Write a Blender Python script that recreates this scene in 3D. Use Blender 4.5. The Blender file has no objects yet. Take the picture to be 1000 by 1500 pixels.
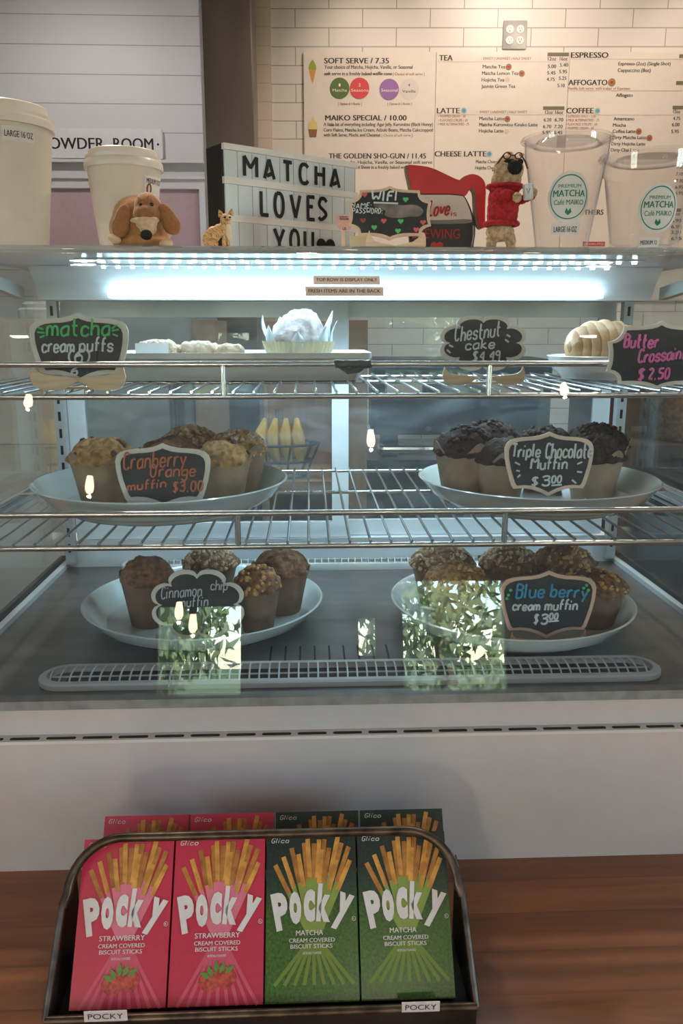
import bpy, math, random
from math import sin, cos, pi, radians as R, tan
from mathutils import Vector, Matrix, Euler, noise
random.seed(7)
S = bpy.context.scene
COL = S.collection
# ------------------------------------------------------------------ camera
ZC = 1.474                       # eye height above the floor; the counter top is at 0.90
F, PITCH, YAW = 1184.0, R(12.7), R(2.32)
cam = bpy.data.cameras.new('camera'); co = bpy.data.objects.new('camera', cam); COL.objects.link(co)
co.location = (0, 0, ZC); co.rotation_euler = (pi/2 - PITCH, 0, -YAW)
cam.sensor_fit = 'VERTICAL'; cam.sensor_height = 36.0; cam.lens = F*36/1500; cam.clip_start = .01
S.camera = co
S.view_settings.view_transform = 'Standard'; S.view_settings.look = 'None'
S.view_settings.gamma = 1; S.view_settings.use_curve_mapping = False
S.view_settings.exposure = 0.0
# ------------------------------------------------------------------ world, sun
w = bpy.data.worlds.new('sky'); S.world = w; w.use_nodes = True
nt = w.node_tree; bg = nt.nodes['Background']
sk = nt.nodes.new('ShaderNodeTexSky'); sk.sky_type = 'NISHITA'; sk.sun_disc = False
sk.sun_elevation = R(50); sk.sun_rotation = R(150); sk.air_density = 1.0; sk.dust_density = 0.2
tn = nt.nodes.new('ShaderNodeMix'); tn.data_type = 'RGBA'; tn.blend_type = 'MULTIPLY'; tn.inputs[0].default_value = 1; tn.inputs[7].default_value = (.90, .98, 1.08, 1)   # cool midday sky
nt.links.new(sk.outputs[0], tn.inputs[6]); nt.links.new(tn.outputs[2], bg.inputs[0]); bg.inputs[1].default_value = 2.2
sl = bpy.data.lights.new('sun', 'SUN'); sl.energy = 60; sl.angle = .01; sl.color = (1, .95, .85)
so = bpy.data.objects.new('sun', sl); so.rotation_euler = (R(-38), 0, R(-25)); COL.objects.link(so)
S.cycles.max_bounces = 10; S.cycles.transparent_max_bounces = 24; S.cycles.caustics_reflective = False
S.cycles.caustics_refractive = False; S.cycles.sample_clamp_indirect = 4
S.cycles.use_denoising = True
LED_POWER, SPOT_POWER, ROOM_POWER = 2.9, 26.0, 10.0
# ------------------------------------------------------------------ pixel -> place helpers (planning aids, give world points)
fwd = Vector((sin(YAW)*cos(PITCH), cos(YAW)*cos(PITCH), -sin(PITCH)))
rgt = Vector((cos(YAW), -sin(YAW), 0)); upv = rgt.cross(fwd)
HD = Vector((sin(YAW), cos(YAW), 0))
EYE = Vector((0, 0, ZC))
def ray(px, py): return rgt*((px-500)/F) + upv*((750-py)/F) + fwd
def at(px, py, y): r = ray(px, py); return EYE + r*(y/r.y)
def sc(px, py, y): return (y/ray(px, py).y)/F            # metres per pixel there
# ------------------------------------------------------------------ materials
MATS = {}
def M(name, col, rough=.5, metal=0, var=.08, scale=40, bump=0, bscale=None, spec=.5, coat=0, em=None, stretch=(1,1,1), col2=None, sheen=0, trans=0):
    if name in MATS: return MATS[name]
    m = bpy.data.materials.new(name); m.use_nodes = True; MATS[name] = m
    n, l = m.node_tree.nodes, m.node_tree.links; b = n['Principled BSDF']
    tc = n.new('ShaderNodeTexCoord'); mp = n.new('ShaderNodeMapping'); mp.inputs['Scale'].default_value = stretch
    l.new(tc.outputs['Object'], mp.inputs[0])
    nz = n.new('ShaderNodeTexNoise'); nz.inputs['Scale'].default_value = scale; nz.inputs['Detail'].default_value = 5
    l.new(mp.outputs[0], nz.inputs['Vector'])
    cr = n.new('ShaderNodeValToRGB'); c = col
    a = [max(0, v*(1-var)) for v in c]; d = list(col2) if col2 else [min(1, v*(1+var)) for v in c]
    cr.color_ramp.elements[0].position = .35; cr.color_ramp.elements[1].position = .65
    cr.color_ramp.elements[0].color = (*a, 1); cr.color_ramp.elements[1].color = (*d, 1)
    l.new(nz.outputs[0], cr.inputs[0]); l.new(cr.outputs[0], b.inputs['Base Color'])
    b.inputs['Roughness'].default_value = rough; b.inputs['Metallic'].default_value = metal
    b.inputs['Specular IOR Level'].default_value = spec; b.inputs['Coat Weight'].default_value = coat
    b.inputs['Coat Roughness'].default_value = .06; b.inputs['Sheen Weight'].default_value = sheen
    b.inputs['Transmission Weight'].default_value = trans
    if em: b.inputs['Emission Color'].default_value = (*em[0], 1); b.inputs['Emission Strength'].default_value = em[1]
    if bump:
        nb = n.new('ShaderNodeTexNoise'); nb.inputs['Scale'].default_value = bscale or scale; nb.inputs['Detail'].default_value = 6
        l.new(mp.outputs[0], nb.inputs['Vector'])
        bp = n.new('ShaderNodeBump'); bp.inputs['Strength'].default_value = bump; bp.inputs['Distance'].default_value = .002
        l.new(nb.outputs[0], bp.inputs['Height']); l.new(bp.outputs[0], b.inputs['Normal'])
    return m
def glass(name, ior=1.5, tint=(1, 1, 1), haze=0.0, rough=0.0):
    """clear sheet: fresnel mix of straight-through and mirror, with a little smeared grime"""
    m = bpy.data.materials.new(name); m.use_nodes = True; MATS[name] = m
    n, l = m.node_tree.nodes, m.node_tree.links; n.remove(n['Principled BSDF']); out = n['Material Output']
    fr = n.new('ShaderNodeFresnel'); ge = n.new('ShaderNodeNewGeometry')
    sw = n.new('ShaderNodeMapRange'); sw.inputs[3].default_value = ior; sw.inputs[4].default_value = 1/ior      # same reflectance from either side of the sheet
    l.new(ge.outputs['Backfacing'], sw.inputs[0]); l.new(sw.outputs[0], fr.inputs[0])
    tr = n.new('ShaderNodeBsdfTransparent'); tr.inputs[0].default_value = (*tint, 1)
    gl = n.new('ShaderNodeBsdfGlossy'); gl.inputs['Roughness'].default_value = rough
    mx = n.new('ShaderNodeMixShader'); l.new(fr.outputs[0], mx.inputs[0]); l.new(tr.outputs[0], mx.inputs[1]); l.new(gl.outputs[0], mx.inputs[2])
    last = mx
    if haze:
        tc = n.new('ShaderNodeTexCoord'); mp = n.new('ShaderNodeMapping'); mp.inputs['Scale'].default_value = (3, 3, 9); mp.inputs['Rotation'].default_value = (0, .5, 0)
        nz = n.new('ShaderNodeTexNoise'); nz.inputs['Scale'].default_value = 2.2; nz.inputs['Detail'].default_value = 7; nz.inputs['Distortion'].default_value = 1.2
        l.new(tc.outputs['Object'], mp.inputs[0]); l.new(mp.outputs[0], nz.inputs['Vector'])
        mr = n.new('ShaderNodeMapRange'); mr.inputs[1].default_value = .45; mr.inputs[2].default_value = .8; mr.inputs[3].default_value = haze*.3; mr.inputs[4].default_value = haze
        l.new(nz.outputs[0], mr.inputs[0])
        df = n.new('ShaderNodeBsdfDiffuse'); df.inputs[0].default_value = (.8, .85, .88, 1)
        m2 = n.new('ShaderNodeMixShader'); l.new(mr.outputs[0], m2.inputs[0]); l.new(mx.outputs[0], m2.inputs[1]); l.new(df.outputs[0], m2.inputs[2]); last = m2
    l.new(last.outputs[0], out.inputs[0]); return m
def brick_mat(name, c1, c2, mortar, bw, bh, ms, off=.5, rough=.3, plane='XZ', shift=(0, 0, 0), bump=.3):
    m = bpy.data.materials.new(name); m.use_nodes = True; MATS[name] = m
    n, l = m.node_tree.nodes, m.node_tree.links; b = n['Principled BSDF']
    tc = n.new('ShaderNodeTexCoord'); mp = n.new('ShaderNodeMapping'); mp.inputs['Location'].default_value = shift
    if plane == 'XZ': mp.inputs['Rotation'].default_value = (-pi/2, 0, 0)
    l.new(tc.outputs['Object'], mp.inputs[0])
    bt = n.new('ShaderNodeTexBrick'); bt.offset = off; bt.squash = 1
    for k, v in (('Color1', c1), ('Color2', c2), ('Mortar', mortar)): bt.inputs[k].default_value = (*v, 1)
    for k, v in (('Scale', 1), ('Mortar Size', ms), ('Mortar Smooth', .2), ('Bias', 0), ('Brick Width', bw), ('Row Height', bh)): bt.inputs[k].default_value = v
    l.new(mp.outputs[0], bt.inputs['Vector']); l.new(bt.outputs[0], b.inputs['Base Color'])
    bp = n.new('ShaderNodeBump'); bp.inputs['Strength'].default_value = bump; bp.inputs['Distance'].default_value = .002; bp.invert = True
    l.new(bt.outputs['Fac'], bp.inputs['Height']); l.new(bp.outputs[0], b.inputs['Normal'])
    b.inputs['Roughness'].default_value = rough
    return m
def wood_mat(name, c1, c2, scale=3.0, stretch=(1, 9, 9), plank=None, rough=.4, coat=0):
    m = bpy.data.materials.new(name); m.use_nodes = True; MATS[name] = m
    n, l = m.node_tree.nodes, m.node_tree.links; b = n['Principled BSDF']
    tc = n.new('ShaderNodeTexCoord'); mp = n.new('ShaderNodeMapping'); mp.inputs['Scale'].default_value = stretch
    l.new(tc.outputs['Object'], mp.inputs[0])
    nz = n.new('ShaderNodeTexNoise'); nz.inputs['Scale'].default_value = scale; nz.inputs['Detail'].default_value = 8; nz.inputs['Distortion'].default_value = .6; nz.inputs['Roughness'].default_value = .65
    l.new(mp.outputs[0], nz.inputs['Vector'])
    cr = n.new('ShaderNodeValToRGB'); cr.color_ramp.elements[0].position = .3; cr.color_ramp.elements[1].position = .7
    cr.color_ramp.elements[0].color = (*c1, 1); cr.color_ramp.elements[1].color = (*c2, 1); l.new(nz.outputs[0], cr.inputs[0])
    last = cr.outputs[0]
    if plank:
        bt = n.new('ShaderNodeTexBrick'); bt.offset = .37
        for k, v in (('Color1', (1, 1, 1)), ('Color2', (.55, .50, .47)), ('Mortar', (.5, .45, .42))): bt.inputs[k].default_value = (*v, 1)
        for k, v in (('Scale', 1), ('Mortar Size', .0012), ('Brick Width', plank[0]), ('Row Height', plank[1])): bt.inputs[k].default_value = v
        l.new(tc.outputs['Object'], bt.inputs['Vector'])
        mx = n.new('ShaderNodeMix'); mx.data_type = 'RGBA'; mx.blend_type = 'MULTIPLY'; mx.inputs[0].default_value = 1
        l.new(last, mx.inputs[6]); l.new(bt.outputs[0], mx.inputs[7]); last = mx.outputs[2]
    l.new(last, b.inputs['Base Color']); b.inputs['Roughness'].default_value = rough; b.inputs['Coat Weight'].default_value = coat; b.inputs['Coat Roughness'].default_value = .2
    bp = n.new('ShaderNodeBump'); bp.inputs['Strength'].default_value = .15; bp.inputs['Distance'].default_value = .001
    l.new(nz.outputs[0], bp.inputs['Height']); l.new(bp.outputs[0], b.inputs['Normal'])
    return m
def flat(name, col, rough=.55, em=None, spec=.4): return M(name, col, rough, var=.03, scale=200, spec=spec, em=em)

WHITE_PAINT = M('white_enamel', (.54, .51, .50), .16, spec=1.0, coat=1, var=.02); WHITE_PAINT.node_tree.nodes['Principled BSDF'].inputs['Coat IOR'].default_value = 1.8; WHITE_PAINT.node_tree.nodes['Principled BSDF'].inputs['Coat Roughness'].default_value = .14
LEDWHITE = M('inner_white_enamel', (.62, .66, .68), .25, var=.03, scale=20)
CHROME = M('chrome_wire', (.62, .63, .64), .22, metal=1, var=.05)
STEEL = M('brushed_steel', (.22, .195, .18), .30, metal=.9, var=.03, scale=25, stretch=(1, 1, 14))
GASKET = M('grey_gasket', (.22, .22, .21), .45, var=.15, scale=60)
BLACK = M('black_plastic', (.010, .010, .011), .55, spec=.3)
CHALK = M('chalkboard_black', (.018, .021, .026), .6, var=.25, scale=90)
PLY = M('birch_ply', (.62, .46, .32), .6, var=.12, scale=30, stretch=(1, 1, 8))
PLYEDGE = M('ply_rim', (.66, .52, .42), .6, var=.1, scale=30)
PLATE = M('pale_glazed_ceramic', (.60, .69, .68), .12, coat=.4, var=.02)
PLATEW = M('white_ceramic', (.72, .74, .72), .12, coat=.4, var=.02)
GLASS_F = glass('front_glass', 1.52, (.96, .985, .985), haze=.022)
GLASS_S = glass('side_glass', 1.45, (.93, .96, .96), haze=.015)
GLASS_D = glass('door_glass', 1.45, (.80, .88, .92), haze=.11)
PLASTIC = glass('clear_cup_plastic', 1.42, (.985, .98, .98), haze=.007, rough=.02)
# ------------------------------------------------------------------ mesh builder
I4 = Matrix.Identity(4)
class MB:
    def __init__(s): s.v, s.f, s.m, s.cur = [], [], [], 0
    def add(s, V, Fs, X=None):
        o = len(s.v)
        if X is not None: V = [X @ Vector(p) for p in V]
        s.v += [Vector(p) for p in V]; s.f += [[i+o for i in f] for f in Fs]; s.m += [s.cur]*len(Fs); return s
    def box(s, a, b, X=None):
        (x0, y0, z0), (x1, y1, z1) = a, b
        V = [(x0,y0,z0),(x1,y0,z0),(x1,y1,z0),(x0,y1,z0),(x0,y0,z1),(x1,y0,z1),(x1,y1,z1),(x0,y1,z1)]
        return s.add(V, [[0,3,2,1],[4,5,6,7],[0,1,5,4],[1,2,6,5],[2,3,7,6],[3,0,4,7]], X)
    def rbox(s, a, b, r, X=None):     # box with its four vertical edges rounded, small top/bottom chamfer
        (x0, y0, z0), (x1, y1, z1) = a, b; P = []
        for cx, cy, a0 in ((x1-r, y1-r, 0), (x0+r, y1-r, 90), (x0+r, y0+r, 180), (x1-r, y0+r, 270)):
            for k in range(5): t = R(a0+22.5*k); P.append((cx+r*cos(t), cy+r*sin(t)))
        n = len(P); c = min(r*.4, (z1-z0)*.3); mx, my = (x0+x1)/2, (y0+y1)/2; V = []
        kx, ky = 1-2*c/(x1-x0), 1-2*c/(y1-y0)
        for z, q in ((z0, 1), (z0+c, 0), (z1-c, 0), (z1, 1)):
            for x, y in P: V.append((mx+(x-mx)*(kx if q else 1), my+(y-my)*(ky if q else 1), z))
        Fs = [[j*n+i, j*n+(i+1) % n, (j+1)*n+(i+1) % n, (j+1)*n+i] for j in range(3) for i in range(n)]
        Fs += [list(range(n))[::-1], [3*n+i for i in range(n)]]
        return s.add(V, Fs, X)
    def tube(s, P, r, seg=8, closed=False, X=None, cap=True):
        P = [Vector(p) for p in P]; n = len(P); V = []; up = None
        rr = r if isinstance(r, (list, tuple)) else [r]*n
        for i, p in enumerate(P):
            if closed: t = P[(i+1) % n]-P[i-1]
            else: t = P[min(i+1, n-1)]-P[max(i-1, 0)]
            if t.length < 1e-9: t = Vector((0, 0, 1))
            t.normalize()
            if up is None: up = t.orthogonal().normalized()
            else:
                up = up - t*up.dot(t)
                up = up.normalized() if up.length > 1e-6 else t.orthogonal().normalized()
            b = t.cross(up)
            for k in range(seg): a = 2*pi*k/seg; V.append(p + (up*cos(a)+b*sin(a))*rr[i])
        Fs = [[i*seg+k, i*seg+(k+1) % seg, ((i+1) % n)*seg+(k+1) % seg, ((i+1) % n)*seg+k] for i in range(n if closed else n-1) for k in range(seg)]
        if not closed and cap: Fs += [list(range(seg))[::-1], [(n-1)*seg+k for k in range(seg)]]
        return s.add(V, Fs, X)
    def lathe(s, prof, seg=48, X=None, capb=True, capt=False, rf=None):
        n = len(prof); V = []
        for j, (r, z) in enumerate(prof):
            for k in range(seg):
                a = 2*pi*k/seg; q = rf(a, j) if rf else 1
                V.append((r*q*cos(a), r*q*sin(a), z))
        Fs = [[j*seg+k, j*seg+(k+1) % seg, (j+1)*seg+(k+1) % seg, (j+1)*seg+k] for j in range(n-1) for k in range(seg)]
        if capb: Fs.append(list(range(seg))[::-1])
        if capt: Fs.append([(n-1)*seg+k for k in range(seg)])
        return s.add(V, Fs, X)
    def prism(s, O, t, X=None):       # outline in local x,z ; front face at y=0, back at y=t
        n = len(O); V = [(x, 0, z) for x, z in O]+[(x, t, z) for x, z in O]
        Fs = [list(range(n)), [n+i for i in range(n)][::-1]]+[[i, n+i, n+(i+1) % n, (i+1) % n] for i in range(n)]
        return s.add(V, Fs, X)
    def poly(s, O, X=None): return s.add([(x, 0, z) for x, z in O], [list(range(len(O)))], X)
    def sphere(s, c, r, su=16, sv=10, X=None):
        r = (r, r, r) if not isinstance(r, (tuple, list)) else r; V = []
        for j in range(sv+1):
            t = pi*j/sv
            for k in range(su): a = 2*pi*k/su; V.append((c[0]+r[0]*sin(t)*cos(a), c[1]+r[1]*sin(t)*sin(a), c[2]+r[2]*cos(t)))
        Fs = [[j*su+k, (j+1)*su+k, (j+1)*su+(k+1) % su, j*su+(k+1) % su] for j in range(sv) for k in range(su)]
        return s.add(V, Fs, X)
    def build(s, name, mat, parent=None, world=False, ang=38, smooth=True):
        me = bpy.data.meshes.new(name); V = s.v
        if world and parent is not None:
            inv = Matrix.LocRotScale(parent.location, parent.rotation_euler, None).inverted(); V = [inv @ p for p in V]
        me.from_pydata([tuple(p) for p in V], [], s.f); me.validate()
        mats = mat if isinstance(mat, (list, tuple)) else [mat]
        for m in mats: me.materials.append(m)
        if len(mats) > 1 and len(me.polygons) == len(s.m): me.polygons.foreach_set('material_index', s.m)
        if smooth:
            me.polygons.foreach_set('use_smooth', [True]*len(me.polygons)); me.set_sharp_from_angle(angle=R(ang))
        o = bpy.data.objects.new(name, me); COL.objects.link(o)
        if parent is not None: o.parent = parent
        return o
def tag(o, label=None, cat=None, group=None, kind=None):
    if label: o['label'] = label
    if cat: o['category'] = cat
    if group: o['group'] = group
    if kind: o['kind'] = kind
    return o
def thing(name, loc, label, cat, group=None, rz=0, rot=None):
    e = bpy.data.objects.new(name, None); COL.objects.link(e); e.empty_display_size = .02
    e.location = loc; e.rotation_euler = rot or (0, 0, rz); return tag(e, label, cat, group)
def struct(name, mb, mat, label=None):
    o = mb.build(name, mat, smooth=False); o['kind'] = 'structure'
    if label: o['label'] = label
    return o
def copy_thing(o, loc, label=None, rz=None):
    c = o.copy(); COL.objects.link(c); c.location = loc
    if label: c['label'] = label
    if rz is not None: c.rotation_euler = (0, 0, rz)
    for ch in o.children:
        d = ch.copy(); COL.objects.link(d); d.parent = c
        for g in ch.children: e = g.copy(); COL.objects.link(e); e.parent = d
    return c
def T(x, y, z): return Matrix.Translation((x, y, z))
def rotx(a): return Matrix.Rotation(a, 4, 'X')
def roty(a): return Matrix.Rotation(a, 4, 'Y')
def rotz(a): return Matrix.Rotation(a, 4, 'Z')
# ------------------------------------------------------------------ lettering
_tc = {}
def glyphs(s, bold=0.0, ext=0.0):
    k = (s, bold, ext)
    if k not in _tc:
        cu = bpy.data.curves.new('t', 'FONT'); cu.body = s; cu.size = 1; cu.offset = bold; cu.extrude = ext; cu.resolution_u = 3
        ob = bpy.data.objects.new('t', cu); COL.objects.link(ob)
        dg = bpy.context.evaluated_depsgraph_get(); me = bpy.data.meshes.new_from_object(ob.evaluated_get(dg))
        V = [v.co.copy() for v in me.vertices]; Fs = [list(p.vertices) for p in me.polygons]
        bpy.data.objects.remove(ob); bpy.data.curves.remove(cu); bpy.data.meshes.remove(me)
        _tc[k] = (V, Fs)
    return _tc[k]
def text(mb, s, x0, x1, z, h, X=None, bold=0.0, shear=0.0, ext=0.0, align='L', warp=None):
    """upright print in the local x,z plane facing -y; cap height h, fitted to x0..x1 (x1 None = natural width)"""
    V, Fs = glyphs(s, 0.0, ext)
    if not V: return
    a, b = min(v.x for v in V), max(v.x for v in V); kz = h/.70
    kx = kz if x1 is None else (x1-x0)/(b-a)
    if x1 is None and align == 'C': x0 = x0-(b-a)*kx/2
    for i, sh in enumerate((-bold, 0, bold) if bold else (0,)):       # heavier weights are struck three times
        P = []
        for v in V:
            p = Vector((x0+(v.x-a+sh)*kx+shear*v.y*kz, -v.z*kz-i*.00004, z+v.y*kz)); P.append(warp(p) if warp else p)
        mb.add(P, Fs, X)
SF = {  # single-stroke hand lettering: width, strokes of (x,y) digit pairs; baseline y=2, x-height 6, ascender 9
'a':(5,'46 26 05 03 12 22 43/46 42'),'b':(5,'09 02/04 16 36 45 43 32 12 03'),'c':(4.6,'45 36 16 05 03 12 32 43'),'d':(5,'49 42/44 36 16 05 03 12 32 43'),
'e':(5,'04 44 45 36 16 05 03 12 32 43'),'f':(4,'39 29 18 12/06 36'),'g':(5,'46 26 05 03 13 43/46 41 30 10 01'),'h':(5,'09 02/04 16 36 45 42'),
'i':(2,'06 02/08 18'),'k':(4.6,'09 02/36 04 42'),'l':(2,'09 02'),'m':(7,'06 02/05 16 26 35 32/35 46 56 65 62'),'n':(5,'06 02/04 16 36 45 42'),
'o':(5,'16 05 03 12 32 43 45 36 16'),'p':(5,'06 00/05 16 36 45 43 32 12 03'),'r':(4,'06 02/04 16 36'),'s':(4.6,'45 36 16 05 14 34 43 32 12 03'),
't':(4.4,'19 13 22 32/06 36'),'u':(5,'06 03 12 32 43/46 42'),'v':(5,'06 22 46'),'x':(4.6,'06 42/46 02'),'y':(5,'06 14 23/46 10'),
'G':(5,'48 39 19 07 04 12 32 43 45 25'),'H':(5,'09 02/49 42/06 46'),'V':(5,'09 22 49'),'Y':(5,'09 25 49/25 22'),'U':(5,'09 04 12 32 44 49'),
'A':(5.4,'02 29 42/13 34'),'B':(5,'09 02/09 29 48 47 36 06/36 45 43 32 02'),'C':(5,'48 39 19 07 04 12 32 43'),'D':(5,'09 02/09 29 47 44 22 02'),
'E':(4.6,'49 09 02 42/06 36'),'F':(4.6,'49 09 02/06 36'),'I':(2,'09 02'),'L':(4.6,'09 02 42'),'M':(7,'02 09 35 69 62'),'N':(5.4,'02 09 42 49'),
'O':(5.6,'19 07 04 12 32 44 47 39 19'),'P':(5,'09 02/09 29 48 46 35 05'),'R':(5,'09 02/09 29 48 46 35 05/25 42'),'S':(5,'48 39 19 07 16 35 44 33 12 03'),
'T':(5,'09 49/29 22'),'W':(7,'09 12 36 52 69'),'$':(5,'48 39 19 07 16 35 44 33 12 03/29 21'),'0':(5,'19 07 04 12 32 44 47 39 19'),'2':(5,'08 19 39 47 02 42'),
'3':(5,'08 19 39 48 36 16/36 45 43 32 12 03'),'4':(5,'49 05 45/49 42'),'5':(5,'49 09 06 36 45 43 32 02'),'6':(5,'49 06 03 12 32 43 45 36 05'),
'9':(5,'46 16 07 19 39 48 46 42'),'.':(2.4,'02 12'),':':(2.4,'02 12/06 16'),'(':(2.6,'29 07 04 21'),')':(2.6,'09 27 24 01'),' ':(3,''),'-':(4,'05 35')}
def chaikin(P, it=2):
    for _ in range(it):
        if len(P) < 3: return P
        Q = [P[0]]
        for a, b in zip(P[:-1], P[1:]): Q += [a*.75+b*.25, a*.25+b*.75]
        P = Q+[P[-1]]
    return P
def hand_w(s): return sum(SF[c][0]+1.0 for c in s)-1
def hand(mb, s, x0, x1, z, h, r, tilt=0.0, shear=0.1, X=None, y=0.0, jit=.25):
    """chalk-marker writing: rounded strokes, ascender height h, baseline z at x0, fitted to x0..x1"""
    k = (x1-x0)/hand_w(s); kz = h/7.0; x = 0
    for c in s:
        wd, st = SF[c]; dz = random.uniform(-jit, jit)
        for q in st.split('/'):
            P = []
            for d in q.split():
                u, v = int(d[0]), int(d[1])-2
                P.append(Vector((x0+(x+u)*k+shear*v*kz, y, z+(v+dz)*kz+tilt*(x+u)*k)))
            if len(P) > 1: mb.tube(chaikin(P), r, 6, X=X)
        x += wd+1.0
def heart_outline(c, s):
    P = []
    for k in range(28):
        t = 2*pi*k/28; P.append((c[0]+s*16*sin(t)**3/32, c[1]+s*(13*cos(t)-5*cos(2*t)-2*cos(3*t)-cos(4*t))/32))
    return P
def circle(c, rx, rz=None, n=28): return [(c[0]+rx*cos(2*pi*k/n), c[1]+(rz or rx)*sin(2*pi*k/n)) for k in range(n)]
def blob(name, parts, vox, mat, parent, rough=0.0, rscale=300, smooth=4, X=None):
    """one continuous organic surface grown from ellipsoids (center, radii[, rotation])"""
    mb = MB()
    for p in parts:
        mb.sphere((0, 0, 0), p[1], 20, 14, X=T(*p[0]) @ (Euler(p[2]).to_matrix().to_4x4() if len(p) > 2 else I4))
    o = mb.build('tmp', mat); md = o.modifiers.new('r', 'REMESH'); md.mode = 'VOXEL'; md.voxel_size = vox
    ms = o.modifiers.new('s', 'SMOOTH'); ms.iterations = smooth; ms.factor = .5
    me = bpy.data.meshes.new_from_object(o.evaluated_get(bpy.context.evaluated_depsgraph_get()))
    bpy.data.objects.remove(o); me.name = name
    if rough:
        N = [v.normal.copy() for v in me.vertices]
        for v, n in zip(me.vertices, N): v.co += n*rough*noise.noise(v.co*rscale)
    if X is not None: me.transform(X)
    me.polygons.foreach_set('use_smooth', [True]*len(me.polygons))
    r = bpy.data.objects.new(name, me); COL.objects.link(r); r.parent = parent
    return r
# ================================================================== THE ROOM
FLOOR_M = wood_mat('floor_boards', (.10, .075, .055), (.17, .13, .10), 3, (9, 1, 9), (1.2, .14), .35)
WALLW = M('plain_wall_paint', (.62, .58, .55), .8, var=.02)
CEILM = M('ceiling_paint', (.70, .67, .64), .85, var=.02)
struct('floor', MB().box((-4.2, -3.7, -.06), (4.2, 6.2, 0)), FLOOR_M)
struct('ceiling', MB().box((-4.2, -3.7, 3.25), (4.2, 6.2, 3.33)), CEILM)
def side_wall(nm, a, b):
    mb = MB(); mb.box((a, -3.7, 0), (b, -2.6, 3.25)); mb.box((a, -.8, 0), (b, 6.2, 3.25)); mb.box((a, -2.6, 0), (b, -.8, 1.0)); mb.box((a, -2.6, 2.3), (b, -.8, 3.25)); struct(nm, mb, WALLW)
side_wall('wall_left', -4.2, -4.1); side_wall('wall_right', 4.1, 4.2)
# street front behind the camera, with three glazed openings
DARKW = M('dark_front_wall', (.13, .14, .16), .7, var=.05)
wins = [(-1.0, -.43, .55, 1.47), (.29, .44, 1.10, 1.38), (.58, 1.29, .60, 1.62)]
mb = MB(); xs = sorted([-4.2, 4.2]+[v for q in wins for v in q[:2]])
for a, b in zip(xs[:-1], xs[1:]):
    q = [q for q in wins if q[0] <= a+1e-6 and q[1] >= b-1e-6]
    if q: mb.box((a, -3.7, 0), (b, -3.6, q[0][2])); mb.box((a, -3.7, q[0][3]), (b, -3.6, 3.25))
    else: mb.box((a, -3.7, 0), (b, -3.6, 3.25))
struct('wall_front', mb, DARKW)
WINF = M('window_frame_dark', (.06, .06, .06), .4)
WG = glass('window_pane', 1.45, (.95, .97, .97))
for i, (a, b, c, d) in enumerate(wins):
    mb = MB(); t = .02
    mb.box((a, -3.68, c), (a+t, -3.62, d)); mb.box((b-t, -3.68, c), (b, -3.62, d)); mb.box((a+t, -3.68, c), (b-t, -3.62, c+t)); mb.box((a+t, -3.68, d-t), (b-t, -3.62, d))
    o = struct('window_%d' % (i+1), mb, WINF)
    MB().box((a+t, -3.653, c+t), (b-t, -3.647, d-t)).build('window_pane', WG, o, smooth=False)
for i, x in ((4, -4.15), (5, 4.15)):  # side windows added out of view to let in fill daylight
    mb = MB(); mb.box((x-.03, -2.6, 1.0), (x+.03, -2.55, 2.3)); mb.box((x-.03, -.85, 1.0), (x+.03, -.8, 2.3)); mb.box((x-.03, -2.55, 1.0), (x+.03, -.85, 1.05)); mb.box((x-.03, -2.55, 2.25), (x+.03, -.85, 2.3)); mb.box((x-.02, -1.72, 1.05), (x+.02, -1.68, 2.25))
    o = struct('window_%d' % i, mb, WINF); MB().box((x-.003, -2.55, 1.05), (x+.003, -.85, 2.25)).build('window_pane', WG, o, smooth=False)
# trees outside the street windows
LEAF = M('leaves', (.30, .42, .16), .5, var=.4, scale=3, col2=(.60, .72, .36)); BARK = M('bark', (.12, .09, .06), .9)
struct('ground', MB().box((-40, -70, -.2), (40, -3.72, -.06)), M('street_grass', (.10, .14, .045), .9, var=.4, scale=5))
for x, y, h, rr, lb in ((-1.75, -7.8, 1.55, 1.15, 'leafy green tree outside the left street window'), (1.45, -7.4, 1.6, 1.7, 'leafy green tree outside the wide right street window'), (5.0, -9.5, 2.2, 2.1, 'broad green tree at the right of the street outside'), (-6, -10, 2.2, 2.1, 'broad green tree at the left of the street outside')):
    t = thing('street_tree', (x, y, -.06), lb, 'tree', 'trees outside the street windows')
    m2 = MB(); rnd = random.Random(int(x*10))
    for k in range(1300):
        u = Vector((rnd.gauss(0, 1), rnd.gauss(0, 1), rnd.gauss(0, 1))).normalized()*rr*(rnd.random()**.4)*(.75+.35*noise.noise(Vector((k*.37, x, 0))))
        m2.add([(-.09, 0, -.05), (.0, 0, -.02), (.09, 0, .04), (0, .03, .06)], [[0, 1, 2, 3]], T(u.x, u.y, h+u.z*.9) @ Euler((rnd.random()*6, rnd.random()*6, rnd.random()*6)).to_matrix().to_4x4())
    m2.build('foliage', LEAF, t, smooth=False); MB().tube([(0, 0, 0), (.05, 0, h*.6), (0, .05, h)], [.16, .12, .07]).build('trunk', BARK, t)

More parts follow.
